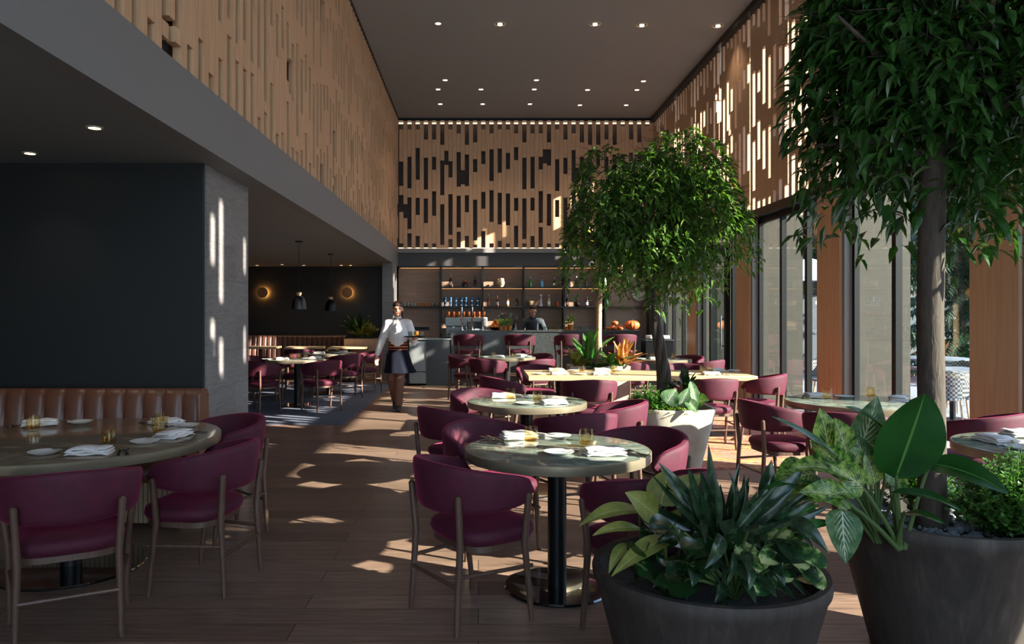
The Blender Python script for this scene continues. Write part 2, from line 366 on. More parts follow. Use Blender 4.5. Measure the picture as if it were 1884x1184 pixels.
for i in range(len(seams)-1):
    lab = 'timber slat panel with sunlit slots on the right wall, ' + (pos[i] if i < 8 else 'touching the back wall')
    o = screen('timber_screen', lab, 'Y', seams[i]+.015, seams[i+1]-.015, XR, XR+.05, ZB, ZC-.1, 20+i); o['group'] = 'slatted panels above the windows'
    o.data.materials[0] = M['pier']
mb = MB().box(XL, XR, YB+.1, YB+.12, ZC-.10, ZC-.07); tag(mb.build('light_strip', M['led']), 'thin glowing light strip along the top of the back slat screen', 'light strip')
mb = MB().box(XL, XR, YB+.08, YB+.10, ZB+.0, ZB+.02); tag(mb.build('light_strip', M['led']), 'thin glowing light strip along the foot of the back slat screen', 'light strip')
mb = MB().box(XL-.12, XL-.1, 1.0, YB, ZC-.06, ZC-.04); tag(mb.build('light_strip', M['ledwarm']), 'warm light strip behind the top of the left slat screen', 'light strip')
mb = MB().box(XL, XR, YB-.015, YB, ZS-.02, ZS-.005); tag(mb.build('light_strip', M['ledwarm']), 'warm light strip over the bar shelves under the charcoal panel', 'light strip')

# piers, header and tall windows of the right wall
piers = [(2.9, 3.55), (5.85, 6.5), (8.78, 9.43), (11.73, 12.38), (14.65, 15.3), (17.6, 18.4)]
for i, (a, b) in enumerate(piers):
    struct(boxo('wall_right_pier', M['pier'], 4.30, 4.46, a+.06, b, 0, 3.02))
    struct(boxo('trim_jamb', M['jamb'], 4.33, 4.46, a, a+.06, 0, 3.02))
struct(boxo('wall_right', M['pier'], 4.30, 4.5, -4, 1.85, 0, 6.4)); struct(boxo('wall_right_sunblock', M['pier'], 4.36, 4.5, 1.85, 2.75, 3.14, 6.4))  # upper piece is unseen, added to block sun through the near slots
struct(boxo('trim_7', M['black'], 4.28, 4.7, 1.85, 18.4, 3.02, 3.14))
wn = 0
for (a, b), mull in zip([(1.85, 2.9), (3.55, 5.85), (6.5, 8.78), (9.43, 11.73), (12.38, 14.65), (15.3, 17.6)],
                        [[], [4.7], [7.9], [10.02, 10.85], [12.95, 14.0], [16.1, 16.9]]):
    wn += 1
    w = empty('window_%d' % wn, (0, 0, 0)); struct(w)
    f = MB().box(4.42, 4.48, a, a+.06, 0, 3.02).box(4.42, 4.48, b-.06, b, 0, 3.02).box(4.42, 4.48, a, b, 0, .07).box(4.42, 4.48, a, b, 2.94, 3.02)
    f.build('window_frame', M['frame'], w, smooth=False)
    ys = [a+.06]+mull+[b-.06]
    for y in mull:
        MB().box(4.42, 4.49, y-.04, y+.04, .07, 2.94).build('mullion', M['frame'], w, smooth=False)
    for y0, y1 in zip(ys[:-1], ys[1:]):
        MB().box(4.455, 4.457, y0, y1, .07, 2.94).build('pane', M['glass'], w, smooth=False)
# glazed door leaf in the fourth open bay
d = empty('door_1', (0, 0, 0)); struct(d)
MB().box(4.34, 4.42, 13.02, 13.12, .02, 2.75).box(4.34, 4.42, 13.86, 13.96, .02, 2.75).box(4.34, 4.42, 13.02, 13.96, .02, .2).box(4.34, 4.42, 13.02, 13.96, 2.65, 2.75).build('door_frame', M['frame'], d, smooth=False)
MB().box(4.37, 4.372, 13.12, 13.86, .2, 2.65).build('pane', M['glass'], d, smooth=False)
MB().tube([(4.30, 13.17, .9), (4.30, 13.17, 1.5)], .014).box(4.30, 4.35, 13.16, 13.18, .95, .97).box(4.30, 4.35, 13.16, 13.18, 1.43, 1.45).build('door_handle', M['chrome'], d)
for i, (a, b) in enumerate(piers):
    struct(boxo('wall_outer_fin', M['fin'], 4.48, 5.18, a+.12, a+.42, 0, 3.1)); struct(boxo('wall_upper_fin', M['upfin_lit'], 4.62, 5.18, a+.12, a+.42, 3.1, 6.5))
for y in (4.6, 7.5, 10.4, 13.4, 16.3):  # extra fins between the bays, added so more slots look bright
    struct(boxo('wall_upper_fin', M['upfin_lit'], 4.62, 5.1, y, y+.25, 3.2, 6.5))

# rugs
o = boxo('area_rug', M['rugblue'], -6.5, -1.86, 10.2, 16.4, 0, .012); tag(o, 'blue grey rug with pale streaks under the tables of the left dining wing', 'rug')
o = boxo('area_rug', M['rugred'], 1.45, 4.2, 7.25, 10.9, 0, .012); tag(o, 'red, yellow and pink abstract rug under the long oak table', 'rug')

# ---------------------------------------------------------------- ceiling lights
def downlight(x, y, z, r, label, grp, power, gimbal=False):
    t = empty('ceiling_light', (x, y, z), 0, label, 'ceiling light', grp)
    prof = [(r*.72, 0), (r, 0), (r, -.006), (r*.72, -.008)]
    mm = MB(); mm.lathe(prof+[prof[0]], n=20, cap=False); mm.build('ring', M['trimring'], t)
    MB().lathe([(r*.72, -.001), (.001, -.002)], n=20, cap=False).build('lens', M['black'] if gimbal else M['whitelight'], t)
    if gimbal: MB().lathe([(r*.32, -.02), (r*.38, 0)], n=14).build('bulb', M['whitelight'], t)
    l = bpy.data.lights.new('downlight_glow', 'SPOT'); l.energy = power; l.spot_size = R(95); l.spot_blend = .8; l.color = (1, .8, .58); l.shadow_soft_size = .05
    lo = bpy.data.objects.new('downlight_glow', l); COL.objects.link(lo); lo.parent = t; lo.location = (0, 0, -.03)
ordn = ['leftmost', 'second from left', 'third from left', 'fourth from left', 'fifth from left', 'sixth from left']
rows = [('front row of the high ceiling', [(806, 43, 0), (920, 44, 1), (1095, 44, 1), (1181, 46, 1), (1321, 47, 1)]),
        ('row of three', [(819, 147, 0), (987, 147, 0), (1184, 149, 0)]),
        ('row of five behind the row of three', [(806, 164, 0), (885, 164, 0), (983, 164, 0), (1081, 165, 0), (1172, 165, 0)]),
        ('rearmost row nearest the back slat screen', [(810, 191, 0), (888, 191, 0), (975, 191, 0), (1067, 193, 0), (1152, 193, 0)])]
for rn, L in rows:
    for i, (px, py, g) in enumerate(L):
        z = 4.82*1366/(580-py)
        downlight((px-880)*z/1366, z, ZC, .105 if g else .065, ('gimbal' if g else 'small')+' recessed downlight, %s in the %s' % (ordn[i], rn), 'recessed downlights in the high ceiling', 22, bool(g))
for px, py, lab in [(174, 234, 'recessed downlight with lit rim in the low ceiling at upper left'), (55, 281, 'recessed downlight in the low ceiling above the brown banquette beside the vent')]:
    z = 1.2*1366/(580-py); downlight((px-880)*z/1366, z, ZS, .052, lab, 'recessed downlights in the low ceiling', 5)
for k, (px, py) in enumerate([(473, 490), (519, 486), (559, 490), (628, 488), (645, 491)]):
    z = 1.2*1366/(580-py); z = min(z, 17.7); downlight((px-880)*z/1366, z, ZS, .05, 'tiny downlight in the left wing ceiling near its back wall, %s' % ordn[k], 'recessed downlights in the low ceiling', 5)
v = MB().box(-4.9, -3.55, 5.28, 5.34, ZS-.012, ZS).box(-4.9, -3.55, 5.40, 5.46, ZS-.012, ZS)
tag(v.build('ceiling_vent', M['black'], None, smooth=False), 'black linear slot air vent in the low ceiling at far left', 'vent')
# pendants
def pendant(x, y, zb, label):
    t = empty('pendant_lamp', (x, y, ZS), 0, label, 'pendant lamp', 'bell pendants over the wing tables'); d = zb-ZS
    MB().lathe([(.06, 0), (.06, -.022), (.008, -.026)], n=20).build('canopy', M['black'], t)
    MB().tube([(0, 0, -.02), (0, 0, d+.27)], .004, 6).build('cord', M['black'], t)
    MB().lathe([(.03, d+.21), (.046, d+.27), (.03, d+.272)], n=20).build('neck', M['slat'], t)
    prof = [(.030, d+.222), (.06, d+.205), (.09, d+.17), (.106, d+.12), (.114, d+.06), (.119, d), (.115, d), (.102, d+.12), (.085, d+.165), (.03, d+.2)]
    MB().lathe(prof, n=28, cap=False).build('lamp_shade', M['black'], t)
    MB().sphere((0, 0, d+.12), .03).build('bulb', M['china'], t)
pendant(-2.90, 12.0, 1.60, 'black bell pendant lamp with wooden neck, the larger nearer one on the left')
pendant(-2.88, 14.5, 1.59, 'black bell pendant lamp with wooden neck, the smaller farther one on the right')
for x, lab in ((-5.26, 'round bronze wall sconce glowing on the black wall, left one'), (-3.20, 'round bronze wall sconce glowing on the black wall, right one above the planter')):
    t = empty('wall_sconce', (x, YB, 2.06), 0, lab, 'wall lamp', 'round sconces on the wing back wall')
    MB().box(-.04, .04, -.08, 0, -.04, .04).build('bracket', M['black'], t)
    rings = [[(r*cos(2*pi*j/28), y, r*sin(2*pi*j/28)) for j in range(28)] for r, y in ((.11, -.085), (.13, -.10), (.125, -.115), (.10, -.118))]
    MB().loft(rings).build('disc', M['copperlamp'], t)
    rings = [[(r*cos(2*pi*j/28), y, r*sin(2*pi*j/28)) for j in range(28)] for r, y in ((.10, -.07), (.10, -.078))]
    MB().loft(rings).build('light_ring', mat('sconce_light', (255, 200, 110), .5, 0, emit=((255, 178, 84), 34)), t)

# ---------------------------------------------------------------- outside
struct(boxo('ground_outside', M['snow'], 4.5, 60, -30, 60, -.15, -.03))
gw = struct(boxo('wall_garden', M['wallout'], 5.4, 40, 20, 20.3, -.05, 2.05))
for k in range(14):
    o = boxo('fence_board', M['fin'], 6+k*.62, 6.34+k*.62, 20.05, 20.25, 2.05, 2.42+.1*(k % 3 == 0)); o['group'] = 'boards on the garden wall'
    tag(o, 'pale upright board standing on the grey garden wall outside', 'fence board')
def conifer(name, h, r, seed):
    rr = random.Random(seed); t = empty(name, (0, 0, 0)); MB().tube([(0, 0, 0), (0, 0, h*.5), (0, 0, h)], [h*.016, h*.01, .01]).build('trunk', M['bark'], t)
    m = MB(); z = .5
    while z < h:
        L = r*(1-z/h)**.8*(.8+.4*rr.random())+.1
        for k in range(7):
            a = rr.random()*6.28; d = Vector((cos(a), sin(a), 0)); side = Vector((-sin(a), cos(a), 0))
            n = max(4, int(L*9))
            for i in range(n):
                u = (i+.5)/n; p = d*(L*u)+Vector((0, 0, z-L*.32*u*u+.0))
                wq = .30*(1-u*.6)*min(1, L)
                for sg in (-1, 1):
                    q = p+side*sg*wq+d*.10+Vector((0, 0, -.10-.1*rr.random()))
                    e = d*.045; m.add([p-e, q, p+e], [(0, 1, 2)])
                    q2 = p+side*sg*wq*.5+Vector((0, 0, -.22)); m.add([p-e, q2, p+e], [(0, 1, 2)])
        z += .16
    m.build('foliage', M['needle'], t, smooth=False); return t
cf = conifer('conifer', 9, 2.3, 3); cf['category'] = 'tree'; cf['group'] = 'conifers outside the windows'
cu = set()
for (x, y, s, lab) in [(11.2, 17.2, .9, 'tall dark conifer outside, seen through the window just right of the big tree trunk'),
                       (13.5, 23.5, 1.2, 'tall conifer beyond the garden wall, behind the others'), (15.8, 22.5, 1.0, 'conifer beyond the garden wall at the right of the group'),
                       (10.6, 24.5, 1.3, 'conifer beyond the garden wall, left of the big trunk'), (12.2, 27, 1.5, 'broad distant conifer beyond the garden wall'),
                       (8.6, 26, 1.0, 'small conifer seen beyond the second tall window'), (17.5, 27, 1.4, 'rearmost conifer outside at right')]:
    o = place(cf, cu, (x, y, -.03), x*3, lab); o.scale = (s, s, s)
# patio furniture
t = empty('patio_table', (8.1, 13.3, -.03), 0, 'white round patio table outside behind the big tree trunk', 'patio table')
MB().lathe([(.6, .74), (.62, .75), (.62, .77), (.6, .78)], n=32).build('tabletop', M['wallout'], t); MB().tube([(0, 0, 0), (0, 0, .75)], .04).build('pedestal', M['black'], t); MB().lathe([(.28, 0), (.28, .02), (.05, .03)]).build('base', M['black'], t)
t = empty('patio_table', (6.9, 10.8, -.03), 0, 'pale square patio table outside close to the window', 'patio table')
MB().box(-.4, .4, -.4, .4, .72, .76).build('tabletop', M['wallout'], t, bevel=.01); MB().tube([(0, 0, 0), (0, 0, .73)], .04).build('pedestal', M['black'], t); MB().box(-.25, .25, -.25, .25, 0, .02).build('base', M['black'], t)
m, n, b = newmat('black_white_woven_mesh'); ch = n.nodes.new('ShaderNodeTexChecker'); ch.inputs['Scale'].default_value = 34
ch.inputs[1].default_value = (.22, .22, .22, 1); ch.inputs[2].default_value = (.02, .02, .025, 1); n.links.new(coords(n), ch.inputs[0]); n.links.new(ch.outputs[0], b.inputs['Base Color']); M['weave'] = m
pc = empty('patio_chair', (0, 0, 0), 0, None, 'patio chair', 'woven patio chairs outside')
mm = MB(); rings = []
for i in range(13):
    a = R(-110+220*i/12); zz = .80-.14*abs(sin(a/2))
    rings.append([(.28*sin(a), -.26*cos(a), .45), (.3*sin(a), -.28*cos(a), zz), (.28*sin(a), -.26*cos(a), zz+.01), (.27*sin(a), -.25*cos(a), .45)])
mm.loft(rings); mm.build('backrest', M['weave'], pc)
MB().lathe([(.2, .40), (.26, .41), (.26, .44), (.2, .45)], n=24).build('seat', M['weave'], pc)
for sx in (-1, 1):
    for sy in (-1, 1): MB().tube([(sx*.24, sy*.24, 0), (sx*.2, sy*.2, .42)], .014, 8).build('leg', M['slat'], pc)
pu = set()
for (x, y, rz, lab) in [(7.6, 11.9, 2.0, 'woven patio chair outside, left of the square patio table'), (6.3, 10.0, -.4, 'woven patio chair outside close to the glass, right of the trunk'),
                        (7.2, 9.7, .3, 'woven patio chair outside, near side of the square patio table'), (8.9, 12.6, 2.6, 'woven patio chair outside, right of the round patio table'), (6.0, 12.8, 2.6, 'woven patio chair outside the second tall window')]:
    place(pc, pu, (x, y, -.03), rz, lab)
t = empty('patio_umbrella', (9.3, 20.9, -.03), 0, 'white patio umbrella canopy beyond the garden wall', 'umbrella')
MB().tube([(0, 0, 0), (0, 0, 3.1)], .03).build('pole', M['black'], t)
MB().lathe([(1.6, 2.45), (.9, 2.85), (.03, 3.15)], n=8, cap=False).build('canopy', M['china'], t, smooth=False)
# ---------------------------------------------------------------- chairs
def shell(zt, zb, drop=.10, w=.275, dpt=.25):
    """C-shaped padded back band: high in the middle, lower at the arm ends"""
    path = []
    for i in range(21):
        a = -pi/2+pi*i/20; path.append((w*sin(a), -.02-dpt*cos(a)))
    ext = .17
    L = [(-w+.012*k/4, -.02+ext*(4-k)/4.) for k in range(4)]
    L = [(-w+.02*(1-k/4), -.02+ext*(4-k)/4) for k in range(4)]
    Rr = [(-x, y) for x, y in reversed(L)]
    path = L+path+Rr; n = len(path); rings = []
    s = [0]
    for i in range(1, n): s.append(s[-1]+math.dist(path[i], path[i-1]))
    T = s[-1]
    for i, (x, y) in enumerate(path):
        p0 = Vector((*path[max(i-1, 0)], 0)); p1 = Vector((*path[min(i+1, n-1)], 0)); t = (p1-p0).normalized(); nn = Vector((t.y, -t.x, 0))
        u = abs(s[i]/T*2-1)                                # 0 at the middle of the back, 1 at the arm end
        top = zt-drop*(u**1.7); bot = zb+.035*u**2
        e = min(1, (1-u)*T/2/.07); e = math.sqrt(max(0, 1-(1-e)**2)); e = max(e, .12)
        mid = (top+bot)/2; hh = (top-bot)/2*e; th = .026*max(e, .5)
        ring = []
        for k in range(14):
            a = 2*pi*k/14; cx = math.copysign(abs(cos(a))**.6, cos(a)); cz = math.copysign(abs(sin(a))**.45, sin(a))
            z = mid+cz*hh; flare = (z-zb)*.13
            ring.append(Vector((x, y, z))+nn*(cx*th+flare))
        rings.append(ring)
    return rings
def cushion(mb, z0, z1, hx=.255, y0=-.20, y1=.26, dome=.012):
    cy = (y0+y1)/2; hy = (y1-y0)/2; prof = [(.80, z0), (.93, z0+.008), (1.0, (z0+z1)/2), (.975, z1-.012), (.90, z1), (.55, z1+dome), (.02, z1+dome*1.3)]
    rings = []
    for f, z in prof:
        r = []
        for k in range(32):
            a = 2*pi*k/32; cx = math.copysign(abs(cos(a))**.62, cos(a)); sy = math.copysign(abs(sin(a))**.62, sin(a))
            wv = 1-.06*(1-(sy+1)/2); r.append((hx*f*cx*wv, cy+hy*f*sy, z))
        rings.append(r)
    mb.loft(rings)
def make_chair(name, cat, base=0.0, group=None):
    t = empty(name, (0, 0, 0), 0, None, cat, group); b = base
    mb = MB(); mb.loft(shell(.80+b, .552+b)); br = mb.build('backrest', M['velvet'], t, angle=60)
    mb = MB(); cushion(mb, .385+b, .465+b); mb.build('seat', M['velvet'], t, angle=60)
    fr = MB(); ring = []
    for f in (.36+b, .39+b):
        ring.append([(.22*math.copysign(abs(cos(2*pi*k/28))**.5, cos(2*pi*k/28)), .03+.20*math.copysign(abs(sin(2*pi*k/28))**.5, sin(2*pi*k/28)), f) for k in range(28)])
    fr.loft(ring); fr.build('seat_frame', M['legwood'], t)
    rl = [(-.205, -.235), (.205, -.235)]; fl = [(-.262, .105), (.262, .105)]
    for (x, y), (xb, yb), zt in [(rl[0], (-.215, -.26), .655), (rl[1], (.215, -.26), .655), (fl[0], (-.262, .15), .64), (fl[1], (.262, .15), .64)]:
        x2 = x*1.06 if y < 0 else x+math.copysign(.035, x); y2 = y*1.03-.012 if y < 0 else y
        MB().tube([(xb, yb, 0), (xb*.98, yb*.99, .05), (x, y, .40+b), (x2, y2, zt-.01+b), (x2, y2, zt+b)], [.0125, .0145, .0175, .017, .009], 12).build('leg', M['legwood'], t)
    rh = .22+b*.2; sh = .27+b*.2
    MB().tube([(-.21, -.252, rh), (.21, -.252, rh)], .010, 10).build('stretcher', M['legwood'], t)
    for s_ in (-1, 1): MB().tube([(s_*.212, -.25, sh), (s_*.262, .155, sh)], .010, 10).build('stretcher', M['legwood'], t)
    if base:
        MB().box(-.25, .25, .15, .175, .28, .305).build('footrest', M['legwood'], t, bevel=.004)
    return t
chair = make_chair('dining_chair', 'chair', 0)
def put_chair(x, y, tx, ty, label, group):
    place(chair, USED, (x, y, FZ(x, y)), math.atan2(ty-y, tx-x)-pi/2, label, group)
def FZ(x, y):
    if x < -1.86 and 10.2 < y < 16.4: return .012
    if 1.45 < x < 4.2 and 7.25 < y < 10.9: return .012
    return 0
T1 = (.435, 4.1); T2 = (.415, 6.36); T3 = (.50, 13.1); T4 = (3.22, 6.35); T5 = (3.25, 4.15); TL = (-2.44, 4.45); W1 = (-3.0, 12.3); W2 = (-2.85, 14.2); T6 = (3.1, 12.5)
g1 = 'wine velvet chairs around the front round table'; g2 = 'wine velvet chairs around the second round table'
for a in [
    (-.01, 3.79, *T1, 'wine velvet dining chair with its back to us, front left of the nearest marble table', g1),
    (.80, 3.55, .50, 4.1, 'wine velvet dining chair half hidden behind the low front planter', g1),
    (.94, 4.50, *T1, 'wine velvet dining chair with curved back at the right of the front green marble table', g1),
    (.09, 4.78, *T1, 'wine velvet dining chair showing its hollow inside, far left of the front green marble table', g1),
    (-.16, 5.88, *T2, 'wine velvet dining chair with dark side to us, near left of the second round table', g2),
    (.72, 5.60, .45, 6.36, 'sunlit pink velvet dining chair seen from behind between the first and second round tables', g2),
    (1.10, 6.22, *T2, 'velvet dining chair curling round the right side of the second round table', g2),
    (.06, 6.97, *T2, 'wine velvet dining chair at the far left edge of the second round table', g2),
    (1.25, 8.42, 1.25, 9.4, 'sunlit velvet dining chair seen from behind, near left of the long oak table', 'chairs at the long oak table'),
    (.33, 8.75, 1.2, 9.05, 'dark velvet dining chair at the left end of the long oak table', 'chairs at the long oak table'),
    (2.62, 8.45, 2.55, 9.4, 'pink lit velvet dining chair seen from behind, right of the tall planter tree', 'chairs at the long oak table'),
    (3.38, 8.95, 2.7, 9.35, 'pink lit velvet chair at the right end of the long oak table by the windows', 'chairs at the long oak table'),
    (.85, 10.45, .95, 9.5, 'velvet chair on the far side of the long oak table, left of the trough planter', 'chairs at the long oak table'),
    (2.95, 10.5, 2.9, 9.5, 'velvet dining chair on the far side of the long oak table near the windows', 'chairs at the long oak table'),
    (2.52, 6.25, *T4, 'dark wine velvet dining chair at the left of the round table by the windows', 'chairs at the window table'),
    (2.80, 5.62, *T4, 'wine velvet dining chair behind the variegated leaves, near side of the window table', 'chairs at the window table'),
    (3.72, 5.55, *T4, 'pink lit velvet dining chair right of the big tree trunk', 'chairs at the window table'),
    (.16, 12.35, *T3, 'velvet dining chair seen from behind at the near left of the third round table', 'chairs at the third round table'),
    (-.22, 13.35, *T3, 'dark velvet chair far left of the third round table, below the leftmost bar stool', 'chairs at the third round table'),
    (.95, 12.3, *T3, 'sunlit velvet dining chair seen from behind at the near right of the third round table', 'chairs at the third round table'),
    (1.05, 13.7, *T3, 'velvet dining chair on the far right of the third round table', 'chairs at the third round table'),
    (2.45, 12.0, *T6, 'velvet dining chair between the trough planter and the tall tree trunk', 'chairs at the far window table'),
    (3.65, 12.0, *T6, 'pink velvet dining chair at the near right of the far window table', 'chairs at the far window table'),
    (3.65, 13.1, *T6, 'velvet dining chair at the far right of the far window table', 'chairs at the far window table'),
    (-3.38, 11.55, *W1, 'velvet dining chair with patches of sun, nearest at left on the blue grey rug', 'chairs on the blue grey rug'),
    (-2.48, 11.72, *W1, 'velvet dining chair with patches of sun, nearest at right on the blue grey rug', 'chairs on the blue grey rug'),
    (-3.75, 12.7, *W1, 'dark velvet dining chair at the far left of the nearer wing table', 'chairs on the blue grey rug'),
    (-3.2, 13.15, *W1, 'dark velvet dining chair between the two wing tables', 'chairs on the blue grey rug'),
    (-2.42, 13.55, *W2, 'purple velvet dining chair at the near right of the farther wing table', 'chairs on the blue grey rug'),
    (-2.2, 14.5, *W2, 'velvet dining chair closest to the waitress at the right of the farther wing table', 'chairs on the blue grey rug'),
    (-3.75, 15.6, -3.85, 16.9, 'velvet dining chair at the left wooden table by the wing banquette', 'chairs on the blue grey rug'),
    (-1.98, 3.60, *TL, 'purple wine velvet dining chair with its back to us at the bottom left corner', 'chairs at the large left table'),
    (-1.57, 4.20, TL[0], 4.35, 'purple wine velvet dining chair right of the large left table', 'chairs at the large left table'),
    (-1.80, 5.12, *TL, 'velvet dining chair with sunlit top behind the large left table, against the stone pillar', 'chairs at the large left table'),
    ]: put_chair(*a)
stool = make_chair('bar_stool', 'bar stool', .33)
for i, (px, lab) in enumerate([(862, 'tall wine velvet bar stool, leftmost at the bar'), (957, 'tall wine velvet bar stool in full sun, second from left at the bar'),
                               (1048, 'tall wine velvet bar stool behind the green leaves of the trough planter'), (1143, 'tall wine velvet bar stool, rightmost, behind the orange croton')]):
    place(stool, USED, ((px-880)*15.2/1366, 15.25, 0), (.05, -.1, .06, .12)[i], lab, 'bar stools')

# ---------------------------------------------------------------- tables
def round_table(name, x, y, r, topm, edgem, label, group=None, h=.77, base=.29, rp=.052):
    t = empty(name, (x, y, FZ(x, y)), 0, label, 'table', group)
    MB().lathe([(r-.012, h-.022), (r-.012, h-.001), (r-.016, h), (.001, h)], n=96).build('tabletop', topm, t)
    MB().lathe([(r-.02, h-.052), (r-.002, h-.052), (r, h-.048), (r, h-.005), (r-.004, h-.001), (r-.012, h-.001), (r-.012, h-.04)], n=96, cap=False).build('edge_band', edgem, t)
    MB().lathe([(r-.02, h-.052), (r-.02, h-.03)], n=64).build('underside', M['black'], t)
    MB().lathe([(rp, .012), (rp, h-.05)], n=28).build('pedestal', M['black'], t)
    MB().lathe([(base, 0), (base+.002, .006), (base-.004, .014), (.001, .016)], n=64).build('base', M['blackgloss'], t)
    return t
round_table('round_table', *T1, .51, M['marble'], M['edge'], 'round green marble table with brass edge and black pedestal, front and centre')
round_table('round_table', *T2, .51, M['marble'], M['edge'], 'round green marble table with brass edge, second from the front')
round_table('round_table', *T3, .51, M['marble'], M['edge'], 'round marble table in front of the bar stools, third from the front')
round_table('round_table', *T4, .56, M['marble'], M['edge'], 'round green marble table beside the tall windows, behind the big trunk')
round_table('round_table', *T5, .52, M['marble'], M['edge'], 'round marble table at the right edge next to the wide timber pier')
round_table('round_table', *T6, .48, M['marble'], M['edge'], 'round table by the far windows behind the tall planter tree')
round_table('round_table', *W1, .51, M['marble'], M['edge'], 'round marble table on the blue grey rug, the nearer one under the first pendant')
round_table('round_table', *W2, .51, M['marble'], M['edge'], 'round marble table on the blue grey rug, the farther one')
round_table('large_round_table', *TL, .85, M['marble2'], M['edge'], 'large round tan stone table with brass edge at the left banquette', base=.42, rp=.06)
t = empty('long_table', (1.98, 9.42, .012), 0, 'long pale oak table behind the round tables', 'table')
MB().box(-1.38, 1.38, -.5, .5, .70, .76).build('tabletop', M['oak'], t, bevel=.008)
for sx in (-1, 1):
    MB().tube([(sx*.95, 0, .02), (sx*.95, 0, .70)], .045, 16).build('pedestal', M['black'], t); MB().box(sx*.95-.3, sx*.95+.3, -.3, .3, 0, .015).build('base', M['black'], t, bevel=.004)
for (x, y, lab) in [(-3.95, 17.0, 'square oak table at the wing banquette, left one'), (-2.95, 16.95, 'square oak table at the wing banquette, right one beside the wooden planter box'), (-5.0, 17.0, 'square oak table at the wing banquette, mostly behind the stone pillar')]:
    t = empty('square_table', (x, y, 0), 0, lab, 'table', 'oak tables along the wing banquette')
    MB().box(-.42, .42, -.3, .3, .745, .79).build('tabletop', M['oak'], t, bevel=.006); MB().tube([(0, 0, .01), (0, 0, .75)], .03).build('pedestal', M['black'], t); MB().box(-.22, .22, -.2, .2, 0, .015).build('base', M['black'], t)

# ---------------------------------------------------------------- banquettes
def banquette(x0, x1, yb, depth, label, lm, hb=.94, step=.15, basem=None, arc=False):
    t = empty('banquette', ((x0+x1)/2, yb, 0), 0, label, 'banquette'); w = x1-x0
    mb = MB(); n = int(w/step); rows = []
    for i in range(n*8+1):
        u = i/8; x = -w/2+w*i/(n*8); bulge = .028*math.sqrt(max(0, 1-(2*(u % 1)-1)**2))
        if i in (0, n*8): bulge = 0
        rows.append([(x, -.02, .38), (x, -.17-bulge, .38), (x, -.16-bulge*1.2, .60), (x, -.13-bulge, hb-.06), (x, -.11-bulge*.5, hb-.01), (x, -.08, hb), (x, -.02, hb-.01)])
    mb.loft(rows); mb.build('backrest', lm, t, angle=75)
    mb = MB(); rings = []
    for x in (-w/2, -w/2+.01, w/2-.01, w/2): 
        e = 0 if abs(x) < w/2 else .01
        rings.append([(x, -.10, .32+e), (x, -depth+.02, .32+e), (x, -depth, .35), (x, -depth, .41), (x, -depth+.03, .455-e), (x, -.12, .465-e)])
    mb.loft(rings); mb.build('seat', lm, t, angle=50)
    mb = MB(); k = 0; x = -w/2+.02
    while x < w/2-.04: mb.box(x, x+.028, -depth+.05, -.05, .03, .32); x += .034
    mb.build('plinth', basem or M['slatbase'], t, smooth=False)
    MB().box(-w/2, w/2, -.02, 0, .3, hb-.02).box(w/2-.02, w/2+.005, -.2, -.0, .3, hb-.03).build('end_panel', lm, t, bevel=.006)
    return t
banquette(-6.2, -2.12, 5.83, .62, 'brown channel tufted leather banquette against the dark wall at left', M['leather'])
banquette(-7.2, -3.20, 18.16, .60, 'dark channel tufted banquette along the back wall of the left wing', M['leather2'], hb=1.02, step=.12)

# ---------------------------------------------------------------- tableware
plate = empty('side_plate', (0, 0, 0), 0, None, 'plate', 'side plates'); MB().lathe([(.045, 0), (.05, .002), (.078, .014), (.081, .017), (.077, .017), (.05, .007), (.001, .006)], n=36).build('plate_body', M['china'], plate)
def one(name, mb, m, cat, group, bevel=0, angle=35): o = mb.build(name, m, None, bevel=bevel, angle=angle); o['category'] = cat; o['group'] = group; return o
bpy.data.objects.remove(bpy.data.objects['plate_body']); bpy.data.objects.remove(plate); ALL_CH.clear() if False else None
ALL_CH.pop('side_plate', None)
plate = one('side_plate', MB().lathe([(.045, 0), (.05, .002), (.078, .014), (.081, .017), (.077, .017), (.05, .007), (.001, .006)], n=36), M['china'], 'plate', 'side plates')
def napkin_mb():
    mb = MB(); rr = random.Random(2)
    for i, (w, d, z, ry) in enumerate([(.105, .068, .0, 0), (.103, .066, .0125, .03), (.095, .056, .025, -.05)]):
        P = []
        for lay, dz in ((0, .0), (1, .008)):
            pass
        rings = []
        for k in range(9):
            x = -w+2*w*k/8; e = .0035*sin(k*1.3+i*2); x2 = x
            th = .011 if 0 < k < 8 else .006
            ring = [(x2, -d, z+e), (x2, d, z+e*.5), (x2, d+.003, z+th/2+e*.5), (x2, d, z+th+e*.5), (x2, 0, z+th+.002+e), (x2, -d, z+th+e), (x2, -d-.004, z+th/2+e)]
            ring = [(p[0]*cos(ry)-p[1]*sin(ry), p[0]*sin(ry)+p[1]*cos(ry), p[2]+.002) for p in ring]
            rings.append(ring)
        mb.loft(rings)
    return mb
napkin = one('folded_napkin', napkin_mb(), M['linen'], 'napkin', 'folded napkins', angle=60)
def fork_mb():
    mb = MB(); st = [(-.095, .0105, 0), (-.06, .008, .001), (0, .0035, .004), (.04, .0035, .003), (.052, .011, .0015)]
    mb.loft([[(-w, y, z), (w, y, z), (w, y, z+.0028), (-w, y, z+.0028)] for y, w, z in st])
    for k in range(4):
        x = -.0094+.0063*k; mb.loft([[(x-.0018, y, z), (x+.0018, y, z), (x+.0018, y, z+.002), (x-.0018, y, z+.002)] for y, z in ((.052, .0015), (.075, 0), (.098, .004))])
    return mb
